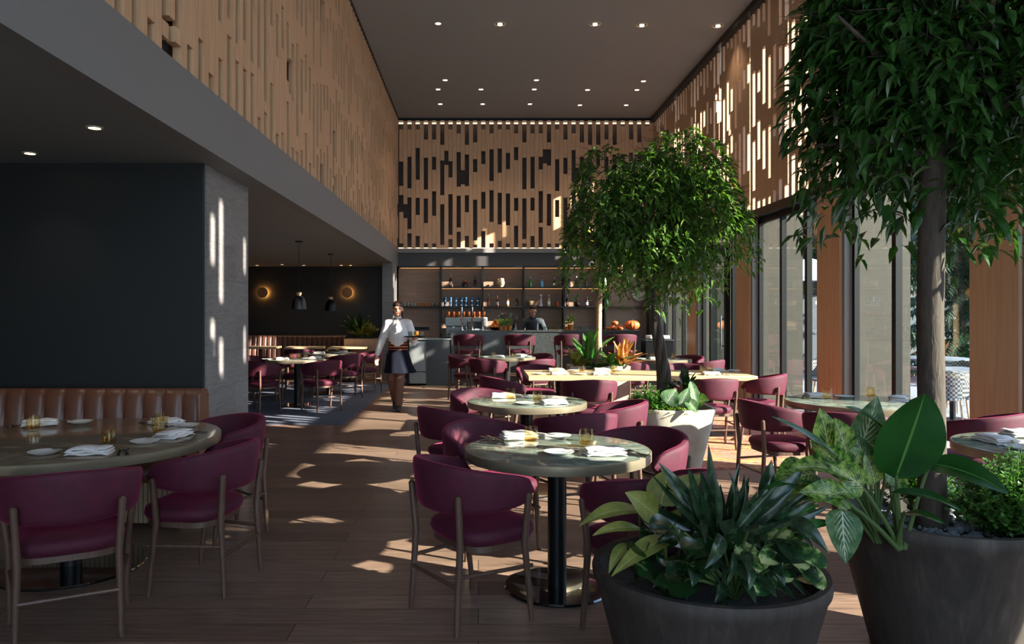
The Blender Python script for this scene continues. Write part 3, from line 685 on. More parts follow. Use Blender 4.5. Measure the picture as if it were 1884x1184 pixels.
def spoon_mb():
    mb = MB(); mb.loft([[(-w, y, z), (w, y, z), (w, y, z+.0028), (-w, y, z+.0028)] for y, w, z in [(-.095, .0105, 0), (-.05, .008, .001), (.0, .0035, .004), (.045, .004, .003)]])
    rings = []
    for k in range(7):
        a = -pi/2+pi*k/6; y = .07+.028*sin(a); w = max(.019*cos(a), .002); rings.append([(-w, y, .006), (-w*.5, y, .001), (w*.5, y, .001), (w, y, .006), (w*.45, y, .003), (-w*.45, y, .003)])
    mb.loft(rings); return mb
def knife_mb():
    mb = MB(); mb.loft([[(-w, y, 0), (w2, y, 0), (w2, y, .003), (-w, y, .003)] for y, w, w2 in [(-.1, .008, .008), (-.02, .006, .006), (.0, .005, .009), (.08, .004, .010), (.108, .002, .001)]]); return mb
fork = one('fork', fork_mb(), M['steel'], 'fork', 'forks'); spoon = one('spoon', spoon_mb(), M['steel'], 'spoon', 'spoons'); knife = one('knife', knife_mb(), M['steel'], 'knife', 'knives')
glass = empty('tumbler', (0, 0, 0), 0, None, 'glass', 'amber tumblers')
MB().lathe([(.001, .0), (.030, .0), (.037, .008), (.0395, .03), (.0385, .094), (.0368, .095), (.0372, .03), (.034, .014), (.001, .012)], n=28, cap=False).build('bowl', M['amber'], glass)
MB().lathe([(.001, .0125), (.0335, .0145), (.0365, .03), (.001, .032)], n=24).build('glass_base', M['whiskey'], glass)
ff = MB()
for k in range(14):
    a = 2*pi*k/14; ff.tube([(.0375*cos(a), .0375*sin(a), .01), (.0402*cos(a), .0402*sin(a), .035), (.0396*cos(a+.15), .0396*sin(a+.15), .07)], .0009, 4)
ff.build('fluting', M['amber'], glass)
def put(o, x, y, z, rz, lab): return place(o, USED, (x, y, z), rz, lab)
def setting(x, y, ang, h, desc, near=True, nap=None, mess=0):
    """a place setting at napkin centre (x, y); ang turns the diner's forward direction away from +Y"""
    c, s_ = cos(ang), sin(ang)
    def q(a, b): return x+a*c-b*s_, y+a*s_+b*c
    mz = h
    put(napkin, x, y, mz, ang+.05, 'folded napkin at '+desc)
    u, v = q(-.235, .02); put(plate, u, v, mz, ang, 'white side plate at '+desc)
    if near:
        u, v = q(-.13, -.005); put(fork, u, v, mz+.022, ang+.95, 'fork on the side plate at '+desc)
        fo = bpy.data.objects
        u, v = q(.145, .0); put(knife, u, v, mz+.001, ang+.3, 'knife beside the napkin at '+desc)
        u, v = q(.18, .01); put(spoon, u, v, mz+.001, ang+.35, 'spoon beside the napkin at '+desc)
H = .771
setting(.66, 3.90, .06, H, 'the near side of the front green marble table')
setting(.24, 4.42, pi+.15, H, 'the far side of the front green marble table')
put(glass, .60, 4.13, H, 0, 'amber tumbler on the front green marble table, right one'); put(glass, .30, 4.23, H, 1, 'amber tumbler on the front green marble table, left one')
setting(.62, 6.12, .2, H, 'the near right of the second round table'); setting(.22, 6.62, pi, H, 'the far side of the second round table')
put(glass, .28, 6.42, H, 0, 'amber tumbler on the second round table, left one'); put(glass, .50, 6.27, H, 1, 'amber tumbler on the second round table, right one')
h = H
setting(-2.05, 3.92, .12, h, 'the near edge of the large left table'); setting(-1.83, 4.47, pi/2-.25, h, 'the right edge of the large left table')
setting(-2.10, 5.0, pi-.55, h, 'the far right of the large left table'); setting(-2.92, 4.95, pi+.4, h, 'the far left of the large left table'); setting(-3.02, 4.15, -.9, h, 'the left side of the large left table')
for x, y, lab in [(-2.10, 4.22, 'nearest the camera beside the spoons'), (-1.99, 4.62, 'front one of the pair near the right edge'), (-2.06, 4.82, 'rear one of the pair near the right edge'), (-2.83, 4.72, 'far left one in front of the napkin'), (-2.72, 4.12, 'cut by the left edge of the picture')]:
    put(glass, x, y, h, 0, 'amber tumbler on the large left table, '+lab)
setting(3.02, 6.62, pi, H, 'the far side of the window table'); setting(3.62, 6.40, -pi/2-.5, H, 'the right of the window table')
put(glass, 3.03, 6.45, H, 0, 'amber tumbler on the window table left of the big leaves'); put(glass, 3.48, 6.58, H, 0, 'amber tumbler on the window table behind the big leaves')
setting(2.98, 4.28, pi/2, H, 'the left of the rightmost round table'); put(glass, 3.02, 4.02, H, 0, 'amber tumbler on the rightmost round table')
setting(3.3, 4.5, pi, H, 'the far side of the rightmost round table')
setting(.35, 12.9, 0, H, 'the near side of the third round table', False); setting(.75, 13.3, 2.2, H, 'the far side of the third round table', False)
put(glass, .27, 13.05, H, 0, 'amber tumbler on the third round table, left one'); put(glass, .62, 13.0, H, 0, 'amber tumbler on the third round table, right one')
h = .773
for x, y, a, d in [(1.0, 9.15, 0, 'the near left of the long oak table'), (1.50, 9.1, 0, 'the near middle of the long oak table'), (2.85, 9.1, 0, 'the near right of the long oak table'), (1.02, 9.72, pi, 'the far left of the long oak table'), (1.62, 9.75, pi, 'the far middle of the long oak table'), (3.1, 9.7, pi, 'the far right of the long oak table')]:
    setting(x, y, a, h, d, d.startswith('the near'))
for x, y, lab in [(.98, 9.42, 'leftmost'), (1.32, 9.5, 'second from left, in front of the trough planter'), (1.72, 9.42, 'third from left'), (2.85, 9.42, 'right of the trunk'), (2.98, 9.55, 'rightmost, behind the other')]:
    put(glass, x, y, h, 0, 'amber tumbler on the long oak table, '+lab)
h = H+.012
setting(-3.2, 12.1, .4, h, 'the near left of the nearer wing table', False); setting(-2.72, 12.4, 1.2, h, 'the right of the nearer wing table', False)
setting(-3.0, 14.0, 0, h, 'the near side of the farther wing table', False); setting(-2.6, 14.3, 1.4, h, 'the right of the farther wing table', False)
for x, y, lab in [(-3.08, 12.25, 'nearer wing table, left one'), (-2.98, 12.35, 'nearer wing table, middle one'), (-2.86, 12.3, 'nearer wing table, right one'), (-2.9, 14.3, 'farther wing table, left one'), (-2.72, 14.35, 'farther wing table, right one')]:
    put(glass, x, y, h, 0, 'tumbler on the '+lab)
setting(2.95, 12.35, 0, H, 'the far window table', False); put(glass, 2.95, 12.6, H, 0, 'tumbler on the far window table, left one'); put(glass, 3.3, 12.55, H, 0, 'tumbler on the far window table, right one')

# ---------------------------------------------------------------- bar
bt = empty('bar_counter', (1.1, 15.9, 0), 0, 'black granite bar counter with high front behind the stools', 'bar counter')
MB().box(-1.68, 2.37, -.02, .28, 0, 1.15).build('front_panel', M['granite'], bt, smooth=False)
MB().box(-1.72, 2.38, -.05, .62, 1.15, 1.18).build('countertop', M['granite'], bt, bevel=.004)
MB().box(-1.68, 2.37, .28, .60, 0, .9).build('under_cabinet', M['black'], bt, smooth=False)
bt = empty('service_counter', (-.85, 15.9, 0), 0, 'lower service counter with black block left of the bar', 'counter')
MB().box(-.27, .25, 0, .7, 0, .98).build('black_block', M['granite'], bt, smooth=False)
MB().box(-.63, -.27, .02, .7, .30, .96).build('door', M['metalpan'], bt, bevel=.004); MB().box(-.63, -.27, .02, .7, .04, .285).build('drawer', M['metalpan'], bt, bevel=.004)
MB().box(-.70, -.63, 0, .7, 0, .97).build('side_panel', M['black'], bt, smooth=False)
MB().box(-.72, .26, -.02, .72, .98, 1.005).build('countertop', M['metalpan'], bt, bevel=.003)
bt = empty('back_counter', (1.1, 17.85, 0), 0, 'low cabinet run under the bar shelves', 'counter')
MB().box(-3.0, 3.1, -.25, .33, 0, .9).build('body', M['black'], bt, smooth=False); MB().box(-3.02, 3.12, -.28, .34, .9, .94).build('countertop', M['granite'], bt, bevel=.003)
bt = empty('side_cabinet', (4.05, 15.95, 0), 0, 'dark side cabinet right of the bar with stacked white plates', 'cabinet')
MB().box(-.45, .14, 0, .5, 0, .95).build('body', M['black'], bt, smooth=False); MB().box(-.46, .15, -.02, .52, .95, .98).build('top', M['granite'], bt, bevel=.003)
for k in range(3):
    o = MB().lathe([(.05, 0), (.12, .02), (.118, .085), (.05, .09)], (3.75+.14*k, 16.1, .982), 24).build('plate_stack', M['china']); tag(o, ['left', 'middle', 'right'][k]+' stack of white plates on the dark side cabinet', 'plates', 'stacks of white plates')
sh = empty('bar_shelves', (0, 18.0, 0), 0, 'black steel open shelves on the oak bar back', 'shelving')
for px in (811, 888, 963, 1037, 1112, 1194): x = (px-880)*18.0/1366; MB().box(x-.02, x+.02, -.14, .19, .94, 2.68).build('upright', M['black'], sh, smooth=False)
MB().box(-2.0, -1.96, -.14, .19, .94, 2.68).build('upright', M['black'], sh, smooth=False)
def X(px, z=17.95): return (px-880)*z/1366
MB().box(X(811), X(1112), -.14, .19, 2.16, 2.185).build('shelf', M['black'], sh, smooth=False)
MB().box(-1.96, X(1194), -.14, .19, 1.695, 1.72).build('shelf', M['black'], sh, smooth=False)
MB().box(-1.96, X(1194), -.14, .19, 2.66, 2.69).build('shelf', M['black'], sh, smooth=False)
MB().box(X(811), X(1112), .14, .15, 2.15, 2.16).box(X(735), X(1194), .14, .15, 2.65, 2.66).build('light_strip', M['ledwarm'], sh, smooth=False)
def bottle(h, r, neck=.3, cap=(40, 30, 26), body=(60, 30, 16), label=None, clear=False, squat=False):
    t = empty('bottle', (0, 0, 0), 0, None, 'bottle')
    key = 'bottle_%d_%d_%d' % body; bm = bpy.data.materials.get(key) or (thin_glass(key, body) if clear else mat(key, body, .12, 0, coat=.5))
    hs = h*(1-neck)
    MB().lathe([(.001, 0), (r*.95, 0), (r, .01), (r, hs*.82), (r*.75, hs*.93), (r*.34, hs), (r*.3, h*.94), (.001, h*.94)], n=16, cap=False).build('body', bm, t)
    MB().lathe([(r*.36, h*.90), (r*.36, h), (.001, h)], n=12).build('cap', mat('cap', cap, .4), t)
    if label: MB().lathe([(r*1.02, hs*.22), (r*1.02, hs*.62)], n=16, cap=False).build('paper_label', mat('label_paper', label, .7), t)
    return t
def onshelf(px, z, t, lab, grp, y=17.98, rz=0):
    t.location = (X(px), y, z); t['label'] = lab; t['group'] = grp; return t
s1, s2 = 2.186, 1.721
g = 'bottles on the top bar shelf'
onshelf(829, s1, bottle(.30, .036, label=(210, 200, 180), body=(44, 18, 14)), 'dark bottle with pale label, leftmost on the top bar shelf', g)
onshelf(874, s1, bottle(.27, .036, body=(40, 16, 14), label=(70, 40, 30)), 'dark bottle beside the left upright on the top bar shelf', g)
t = empty('decanter', (X(855), 17.98, s1), 0, 'squat round dark decanter with gold stopper on the top bar shelf', 'decanter'); MB().lathe([(.04, 0), (.068, .02), (.07, .07), (.05, .11), (.02, .12)], n=18).build('body', mat('dark_decanter', (50, 20, 24), .15), t); MB().sphere((0, 0, .15), (.028, .028, .035)).build('stopper', M['copper'], t)
t = empty('woven_vase', (X(921), 17.98, s1), 0, 'rough straw coloured vase with dried tufts on the top bar shelf', 'vase'); MB().lathe([(.05, 0), (.09, .05), (.10, .12), (.08, .16), (.06, .16), (.05, .02)], n=18).build('body', M['oak'], t)
mm = MB()
for k in range(14): a = k*2.4; mm.sphere((.06*cos(a), .06*sin(a), .15+.02*(k % 3)), .028, 7, 5)
mm.build('dried_tuft', M['slat'], t)
onshelf(976, s1, bottle(.25, .042, body=(40, 120, 40), cap=(220, 220, 210)), 'green bottle on the top bar shelf', g)
onshelf(997, s1, bottle(.22, .042, body=(90, 150, 190), cap=(60, 60, 70)), 'pale blue bottle on the top bar shelf', g)
onshelf(1020, s1, bottle(.23, .036, body=(44, 44, 46), label=(220, 220, 220), cap=(220, 220, 220)), 'dark bottle with white label, right of the pale blue one', g)
for px, hh, lab in ((1047, .30, 'first'), (1061, .26, 'second'), (1079, .30, 'third'), (1097, .25, 'fourth')):
    onshelf(px, s1, bottle(hh, .036, body=(196, 208, 214), clear=True, cap=(226, 226, 226)), lab+' clear glass bottle from left in the right bay of the top bar shelf', g)
can = empty('spirit_tube', (0, 0, 0), 0, None, 'gift tube', 'blue gift tubes on the middle bar shelf')
MB().lathe([(.034, 0), (.034, .19), (.030, .215), (.001, .216)], n=20).build('body', mat('metallic_blue_tube', (40, 84, 124), .25, .6), can); MB().lathe([(.0345, .12), (.0345, .145)], n=20, cap=False).lathe([(.0345, .02), (.0345, .04)], n=20, cap=False).build('band', M['steel'], can)
for i, px in enumerate((819, 829, 839, 849, 857, 868, 879)):
    place(can, USED, (X(px), 17.97, s2), 0, 'blue metallic gift tube, %s of seven on the middle bar shelf' % ['first from left', 'second', 'third', 'middle', 'fifth', 'sixth', 'rightmost'][i])
g = 'bottles on the middle bar shelf'
for px, hh, bd, lb, cp, d in [(899, .29, (130, 56, 26), None, (230, 200, 150), 'amber brown bottle with pale cork'), (915, .26, (80, 34, 20), (220, 210, 200), (90, 40, 30), 'short brown bottle with low white label'), (934, .29, (120, 80, 40), (232, 228, 222), (220, 170, 60), 'bottle with large white label and gold top'),
                              (951, .24, (24, 24, 24), None, (200, 150, 60), 'black bottle behind the coffee grinder'), (1010, .28, (170, 160, 130), (236, 230, 214), (230, 225, 215), 'pale bottle with cream label left of the orange one'), (1026, .16, (190, 80, 30), None, (150, 70, 40), 'small orange bottle'),
                              (1044, .27, (50, 16, 22), (170, 120, 110), (236, 236, 236), 'dark red bottle with white neck'), (1080, .24, (56, 20, 34), (226, 224, 230), (60, 20, 40), 'dark bottle with white label near the thin trunk'), (1117, .28, (30, 90, 40), None, (40, 40, 40), 'green bottle right of the thin trunk')]:
    onshelf(px, s2, bottle(hh, .034, body=bd, label=lb, cap=cp), d+' on the middle bar shelf', g)
t = empty('ceramic_bottle', (X(995), 17.98, s2), 0, 'tall white ceramic bottle with round stopper and dark pattern on the middle bar shelf', 'bottle'); MB().lathe([(.05, 0), (.042, .05), (.03, .14), (.026, .2), (.02, .23)], n=18).build('body', noisemat('white_blue_ceramic', [(.46, (232, 226, 216)), (.54, (120, 120, 150))], (1, 1, 1), 30, .3), t); MB().sphere((0, 0, .26), .034).build('stopper', M['china'], t); MB().lathe([(.022, .225), (.03, .235), (.022, .24)], n=14).build('collar', mat('maroon_collar', (110, 20, 40)), t)
t = empty('decanter', (X(1062), 17.98, s2), 0, 'squat fan shaped dark decanter on the middle bar shelf', 'decanter'); MB().lathe([(.05, 0), (.075, .03), (.065, .08), (.02, .11), (.02, .15), (.03, .17)], n=18).build('body', mat('dark_decanter2', (40, 24, 22), .15), t)
t = empty('wooden_bowl', (X(977), 17.98, s2), 0, 'carved wooden bowl sculpture with open forks on the middle bar shelf', 'bowl'); MB().lathe([(.05, 0), (.08, .04), (.10, .13), (.095, .13), (.07, .03)], n=10).build('body', M['oak'], t); MB().tube([(.1, 0, .0), (.13, 0, .08), (.2, 0, .14)], [.03, .02, .012]).tube([(.1, 0, .0), (.17, 0, .06), (.26, 0, .12)], [.02, .015, .01]).build('branch', M['slat'], t)
# plate and clock like disc on the right, glasses on the left ledge
t = empty('wall_plate', (X(1180), 18.15, 2.06), 0, 'round pale patterned plate hung at the right of the bar shelves', 'plate')
MB().loft([[(r*cos(2*pi*j/32), yy, r*sin(2*pi*j/32)) for j in range(32)] for r, yy in ((.18, 0), (.20, -.02), (.17, -.025), (.12, -.01), (.01, -.01))]).build('disc', mat('pale_ceramic', (190, 184, 170), .4), t)
mm = MB()
for k in range(12): a = 2*pi*k/12; mm.tube([(.12*cos(a), -.022, .12*sin(a)), (.17*cos(a), -.03, .17*sin(a))], .006, 6)
mm.build('rim_pattern', M['black'], t)
tum = one('bar_glass', MB().lathe([(.001, 0), (.03, 0), (.034, .08), (.032, .08), (.028, .01), (.001, .01)], n=16, cap=False), M['clearglass'], 'glass', 'bar glasses')
amb = one('amber_bar_glass', MB().lathe([(.001, 0), (.03, 0), (.034, .08), (.032, .08), (.028, .01), (.001, .01)], n=16, cap=False), M['whiskey'], 'glass', 'amber glasses on the left shelf')
pos2 = ['leftmost', 'second', 'third', 'fourth', 'fifth', 'sixth', 'seventh', 'eighth', 'ninth', 'rightmost']
for i in range(10): place(tum if i in (0, 1, 2, 3, 8, 9) else amb, USED, (X(745+6.6*i), 17.97, s2), 0, 'small glass on the left end of the long bar shelf, '+pos2[i]+' in the row')
for i in range(10):
    place(tum, USED, (1.95+i*.075, 16.38, 1.181), 0, 'clear glass in the row along the right half of the bar top, '+pos2[i])
for i in range(5): place(tum, USED, ((1003+i*7-880)*16.35/1366, 16.35, 1.181), 0, 'clear glass beside the bartender on the bar top, '+pos2[i])
tray_ = one('bar_tray', MB().box(-.15, .15, -.1, .1, 0, .015), M['oak'], 'tray', 'bar trays', .004); tray_.location = ((1022-880)*16.1/1366, 16.08, 1.181); tray_['label'] = 'small wooden tray on the bar right of the bartender'
# draught taps
tp = empty('beer_tap', (0, 0, 0), 0, None, 'tap', 'draught taps on the bar')
MB().lathe([(.05, 0), (.05, .02), (.028, .04), (.028, .2), (.04, .24), (.001, .26)], n=18).build('tower', M['chrome'], tp); MB().tube([(0, -.03, .19), (0, -.09, .19), (0, -.1, .13)], .011, 8).build('spout', M['chrome'], tp); MB().tube([(0, -.03, .24), (0, -.04, .3), (0, -.04, .50)], [.01, .016, .02], 8).build('handle', M['chrome'], tp)
for i, px in enumerate((850, 869, 888)): place(tp, USED, ((px-880)*16.1/1366, 16.1, 1.18), 0, ['left', 'middle', 'right'][i]+' tall chrome draught tap on the bar')
mg = empty('copper_mug', (0, 0, 0), 0, None, 'mug', 'copper mugs on the coffee machine')
MB().lathe([(.001, 0), (.04, 0), (.048, .05), (.044, .13), (.04, .13), (.036, .01), (.001, .01)], n=18, cap=False).build('body', M['copper'], mg); MB().tube([(.044, 0, .03), (.075, 0, .05), (.075, 0, .09), (.044, 0, .11)], .006, 6).build('handle', M['copper'], mg)
t = empty('coffee_machine', (X(858, 17.7), 17.72, .94), 0, 'wide steel espresso machine behind the draught taps', 'coffee machine')
MB().box(-.5, .5, -.2, .22, .30, .52).build('body', M['metalpan'], t, bevel=.02); MB().box(-.48, .48, -.1, .22, 0, .3).build('back_panel', M['metalpan'], t, bevel=.01); MB().box(-.5, .5, -.24, .22, 0, .05).build('drip_tray', M['steel'], t, bevel=.01)
for x in (-.3, 0, .3): MB().tube([(x, -.14, .3), (x, -.14, .22)], .035, 12).tube([(x, -.15, .24), (x, -.28, .23)], .01, 8).build('group_head', M['chrome'], t)
for i in range(8): place(mg, USED, (X(858, 17.7)-.42+.12*i, 17.65, 1.46), .5*i, 'polished copper mug on the espresso machine, %s in the row' % pos2[i])
t = empty('pos_screen', (X(875, 16.3), 16.3, 1.18), 0, 'black till screen seen from behind on the bar', 'screen'); MB().box(-.19, .19, -.012, .012, .03, .19).build('display', M['black'], t, bevel=.006); MB().box(-.08, .08, -.06, .08, 0, .03).build('stand', M['steel'], t, bevel=.004)
gr = empty('coffee_grinder', (0, 0, 0), 0, None, 'coffee grinder', 'coffee grinders')
MB().lathe([(.09, 0), (.09, .05), (.06, .08), (.075, .2), (.05, .3), (.04, .34)], n=18).build('body', M['blackgloss'], gr); MB().lathe([(.03, .34), (.095, .48), (.1, .56), (.06, .57)], n=18, cap=False).build('hopper', M['clearglass'], gr)
place(gr, USED, ((946-880)*16.45/1366, 16.45, 1.08), 0, 'black coffee grinder with clear hopper left of the bartender').scale = (1, 1, 1)
place(gr, USED, ((924-880)*16.7/1366, 16.7, .98), 0, 'second coffee grinder, behind the oranges')
struct(boxo('trim_bar_ledge', M['granite'], -.55, 3.4, 16.3, 16.75, .90, .98))
bpy.data.objects['coffee_grinder'].location.z = .98
t = empty('fruit_bowl', ((911-880)*16.15/1366, 16.15, 1.18), 0, 'small wire bowl holding oranges on the bar', 'bowl'); MB().lathe([(.05, 0), (.11, .03), (.13, .06), (.126, .06), (.1, .028), (.001, .01)], n=20, cap=False).build('body', M['black'], t)
orr = one('orange', MB().sphere((0, 0, 0), .042, 14, 10), noisemat('orange_peel', [(.3, (214, 104, 26)), (.7, (232, 128, 44))], (1, 1, 1), 60, .5, .1), 'orange', 'oranges in the bowl')
for i, (dx, dy, dz) in enumerate([(-.055, -.03, .06), (.05, -.035, .06), (0, .055, .06), (-.03, 0, .125), (.045, .01, .13), (.0, -.06, .075), (.012, .0, .195)]):
    place(orr, USED, ((911-880)*16.15/1366+dx, 16.15+dy, 1.18+dz), i, 'orange in the pile on the bar, '+['low left', 'low right', 'rear', 'upper left', 'upper right', 'front', 'topmost'][i])
def potplant(x, y, z, s, lab, lm):
    t = empty('herb_pot', (x, y, z), 0, lab, 'plant'); MB().lathe([(.03*s, 0), (.042*s, .075*s), (.036*s, .075*s)], n=16).build('pot', mat('terracotta_small', (196, 120, 50), .6), t)
    mm = MB(); rr = random.Random(int(x*999))
    for k in range(90):
        a = rr.random()*6.28; r_ = .055*s*rr.random()**.5; p = Vector((r_*cos(a), r_*sin(a), .08*s+rr.random()*.11*s)); d = Vector((cos(a), sin(a), .8)).normalized()*.03*s; w = Vector((-sin(a), cos(a), 0))*.011*s
        mm.add([p, p+d*.5+w, p+d, p+d*.5-w], [(0, 1, 2, 3)])
    mm.build('foliage', lm, t)
lg = leafmat('herb_leaf', [(.3, (70, 110, 40)), (.7, (130, 160, 80))], .5, .3)
for px, s_, lab in ((921, 1.2, 'small herb in an ochre pot left of the grinder'), (929, 1.1, 'small herb in an ochre pot, middle one beside the grinder'), (937, 1.3, 'taller herb in an ochre pot touching the grinder'), (1042, 1.1, 'small flowering herb in an orange pot near the thin trunk'), (1050, 1.7, 'taller dark herb in an orange pot near the thin trunk')):
    potplant((px-880)*16.02/1366, 16.02, 1.18, s_, lab+' on the bar top', lg)
# pumpkins
pm = noisemat('pumpkin_skin', [(.3, (180, 84, 34)), (.7, (208, 112, 52))], (1, 1, 1), 8, .5)
def pumpkin(x, y, z, r, lab, ribs=12):
    t = empty('pumpkin', (x, y, z), 0, lab, 'pumpkin', 'pumpkins on the bar'); rings = []
    for i in range(13):
        a = -pi/2+pi*i/12; ring = []
        for j in range(60):
            th = 2*pi*j/60; q = 1-.09*abs(cos(th*ribs/2))**6; c = max(cos(a), .02)
            ring.append((r*c*q*cos(th), r*c*q*sin(th), r*.68*(sin(a)+1)-.10*r*(1-c)*(1 if a > 0 else 0)))
        rings.append(ring)
    MB().loft(rings).build('body', pm, t, angle=80); MB().tube([(0, 0, r*1.2), (0, 0, r*1.4), (.02, 0, r*1.5)], [.014, .01, .008], 6).build('stem', M['bark'], t)
px_ = lambda p, z: (p-880)*z/1366
pumpkin(px_(1163, 16.2), 16.2, 1.18, .165, 'large ribbed pumpkin at the right end of the bar')
for px, y, z, r_, lab in ((1119, 16.1, 1.18, .06, 'small pumpkin at the left front of the pile'), (1131, 16.05, 1.18, .06, 'small pumpkin in the middle front of the pile'), (1142, 16.12, 1.18, .055, 'small pumpkin next to the large one'), (1127, 16.3, 1.18, .08, 'pumpkin behind at the left'), (1141, 16.36, 1.18, .085, 'pumpkin behind beside the large one')):
    pumpkin(px_(px, y), y, z, r_, lab+' on the bar')
pumpkin(px_(1131, 16.22), 16.2, 1.285, .075, 'small pumpkin on top of the pile on the bar')
struct(boxo('wall_outlet_plate', M['black'], px_(757, 18.1), px_(789, 18.1), 18.17, 18.2, 1.14, 1.22))
crate = one('service_tray', MB().box(-.13, .13, -.1, .1, 0, .02), M['black'], 'tray', 'service trays', .003); crate.location = (-.72, 16.2, 1.006); crate['label'] = 'black tray on the lower service counter'
for i, (dx, dy) in enumerate(((-.08, 0), (0, .02), (.08, 0))): place(tum, USED, (-.72+dx, 16.2+dy, 1.027), 0, 'upturned clear glass on the black service tray, '+['left', 'middle', 'right'][i])
pb = MB().box(px_(634, 17.3), px_(706, 17.3), 17.2, 17.8, 0, .96); o = pb.build('wooden_planter_box', M['slat'], None, bevel=.01); tag(o, 'oak veneer planter box at the end of the wing banquette', 'planter')
# ---------------------------------------------------------------- leaves, pots, plants, trees
def leaf(mb, base, tip, w, nrm, bend=.15, fold=.25, shape='ovate', nu=10, nv=7, wave=.03, ph=0):
    base = Vector(base); tip = Vector(tip); nrm = Vector(nrm).normalized(); L = (tip-base).length
    ctrl = (base+tip)/2+nrm*bend*L; P = []
    for i in range(nu):
        u = i/(nu-1); p = base*(1-u)**2+ctrl*2*u*(1-u)+tip*u*u; t = ((ctrl-base)*(1-u)+(tip-ctrl)*u).normalized()
        side = t.cross(nrm)
        if side.length < 1e-4: side = Vector((1, 0, 0))
        side.normalize(); nn = side.cross(t).normalized()
        if shape == 'lance': ww = sin(pi*u**.8)**.9
        elif shape == 'round': ww = math.sqrt(max(0, 1-(2*u-1)**2))**.9
        elif shape == 'broad': ww = max(0, sin(pi*min(u, 1)**.78))**.62
        elif shape == 'heart': ww = min(1, (u*7)**.5)*(1-u**2.6)**.8
        else: ww = sin(pi*u**.62)**.85 if u < 1 else 0
        ww = max(ww, .015)*w; row = []
        for j in range(nv):
            v = -1+2*j/(nv-1)
            row.append(p+side*ww*v+nn*(fold*abs(v)**1.3*ww+wave*w*sin(u*11+ph+v*2)*abs(v)))
        P.append(row)
    mb.grid(P)
def stem(mb, a, b, r, bend=.1):
    a = Vector(a); b = Vector(b); c = (a+b)/2+Vector((0, 0, bend*(b-a).length))
    mb.tube([a*(1-u)**2+c*2*u*(1-u)+b*u*u for u in (0, .25, .5, .75, 1)], [r*1.3, r*1.15, r, r*.9, r*.8], 7)
def PX(px, py, y): return Vector(((px-880)*y/1366, y, 1.5-(py-580)*y/1366))

LM = {}
LM['phil'] = leafmat('philodendron_leaf', [(.3, (22, 62, 22)), (.7, (40, 92, 34))], .25, .25, 4, ((84, 130, 64), 5, 1.62, 1.4))
LM['agla'] = leafmat('variegated_aglaonema_leaf', [(.38, (40, 78, 34)), (.5, (96, 140, 50)), (.62, (160, 184, 84))], .35, .35, 40, ((206, 204, 164), 9, .95, 1.2))
LM['aglag'] = leafmat('silver_green_leaf', [(.35, (52, 92, 54)), (.65, (110, 140, 96))], .35, .3, 26, ((200, 208, 188), 8, .85, 2.0))
LM['dief'] = leafmat('yellow_green_leaf', [(.35, (120, 128, 60)), (.65, (160, 160, 84))], .4, .35, 14, ((190, 188, 120), 9, 1.15, .8))
LM['lance'] = leafmat('dark_lance_leaf', [(.3, (26, 42, 28)), (.55, (42, 64, 42)), (.75, (84, 104, 76))], .25, .15, 22)
LM['dark'] = leafmat('dark_glossy_leaf', [(.3, (20, 46, 24)), (.7, (42, 78, 36))], .25, .15, 8)
LM['pep'] = leafmat('cream_edged_leaf', [(.42, (46, 82, 50)), (.5, (92, 128, 66)), (.56, (196, 204, 140))], .25, .25, 16)
LM['fine'] = leafmat('fine_fern_leaf', [(.3, (52, 92, 40)), (.6, (92, 138, 62)), (.8, (140, 176, 92))], .4, .35, 14)
LM['lime'] = leafmat('lime_moss_leaf', [(.3, (120, 150, 50)), (.7, (176, 200, 90))], .5, .35, 14)
LM['calathea'] = leafmat('striped_calathea_leaf', [(.3, (36, 84, 36)), (.7, (62, 122, 50))], .3, .3, 8, ((150, 190, 110), 8, 1.2, .6))
LM['croton'] = leafmat('orange_croton_leaf', [(.3, (120, 140, 70)), (.48, (196, 120, 80)), (.62, (214, 150, 100)), (.75, (170, 70, 60))], .4, .35, 18)
LM['palm'] = leafmat('yellow_green_palm_leaf', [(.3, (110, 120, 44)), (.7, (170, 164, 76))], .4, .3, 10)
LM['stemg'] = mat('green_stem', (74, 96, 50), .5)

def round_pot(x, y, r, rb, h, label, m=None, sq=False, rim=True):
    t = empty('planter_pot', (x, y, 0), 0, label, 'planter'); m = m or M['clay']; n = 64
    def ring(f, z, rr_):
        out = []
        for k in range(n):
            a = 2*pi*k/n
            if sq:
                q = sq; c = math.copysign(abs(cos(a))**q, cos(a)); s_ = math.copysign(abs(sin(a))**q, sin(a))
            else: c, s_ = cos(a), sin(a)
            out.append((rr_*c, rr_*s_, z))
        return out
    pr = [(rb*.98, 0), (rb, .01), (rb+(r-rb)*.5, h*.5), (r-.012, h-.07), (r, h-.05), (r+.004, h-.02), (r-.002, h), (r-.03, h), (r-.04, h-.02), (r-.07, h-.14)]
    if sq: pr = [(rb*.98, 0), (rb, .01), (rb+(r-rb)*.5, h*.5), (r, h-.01), (r-.004, h), (r-.035, h), (r-.06, h-.14)]
    MB().loft([ring(1, z, q) for q, z in pr]).build('pot', m, t, angle=50)
    MB().loft([ring(1, h-.10, r-.055), ring(1, h-.085, (r-.055)*.5), ring(1, h-.08, .01)], cap=False).build('soil', M['soil'], t)
    if sq: MB().lathe([(rb+.0, 0), (rb+.07, .02), (rb+.06, .025), (rb+.03, .005)], n=40).build('saucer', m, t)
    return t
P1 = (2.05, 3.3); P2 = (.92, 2.98); P3 = (1.87, 7.15)
round_pot(*P1, .43, .275, .63, 'large weathered grey clay pot at bottom right holding the big tree')
round_pot(*P2, .455, .335, .50, 'low wide weathered clay pot at the bottom, filled with dark and yellow green plants')
round_pot(*P3, .375, .235, .63, 'tall tapered pale concrete planter in the middle holding the twisted tree', M['concrete'], .62)
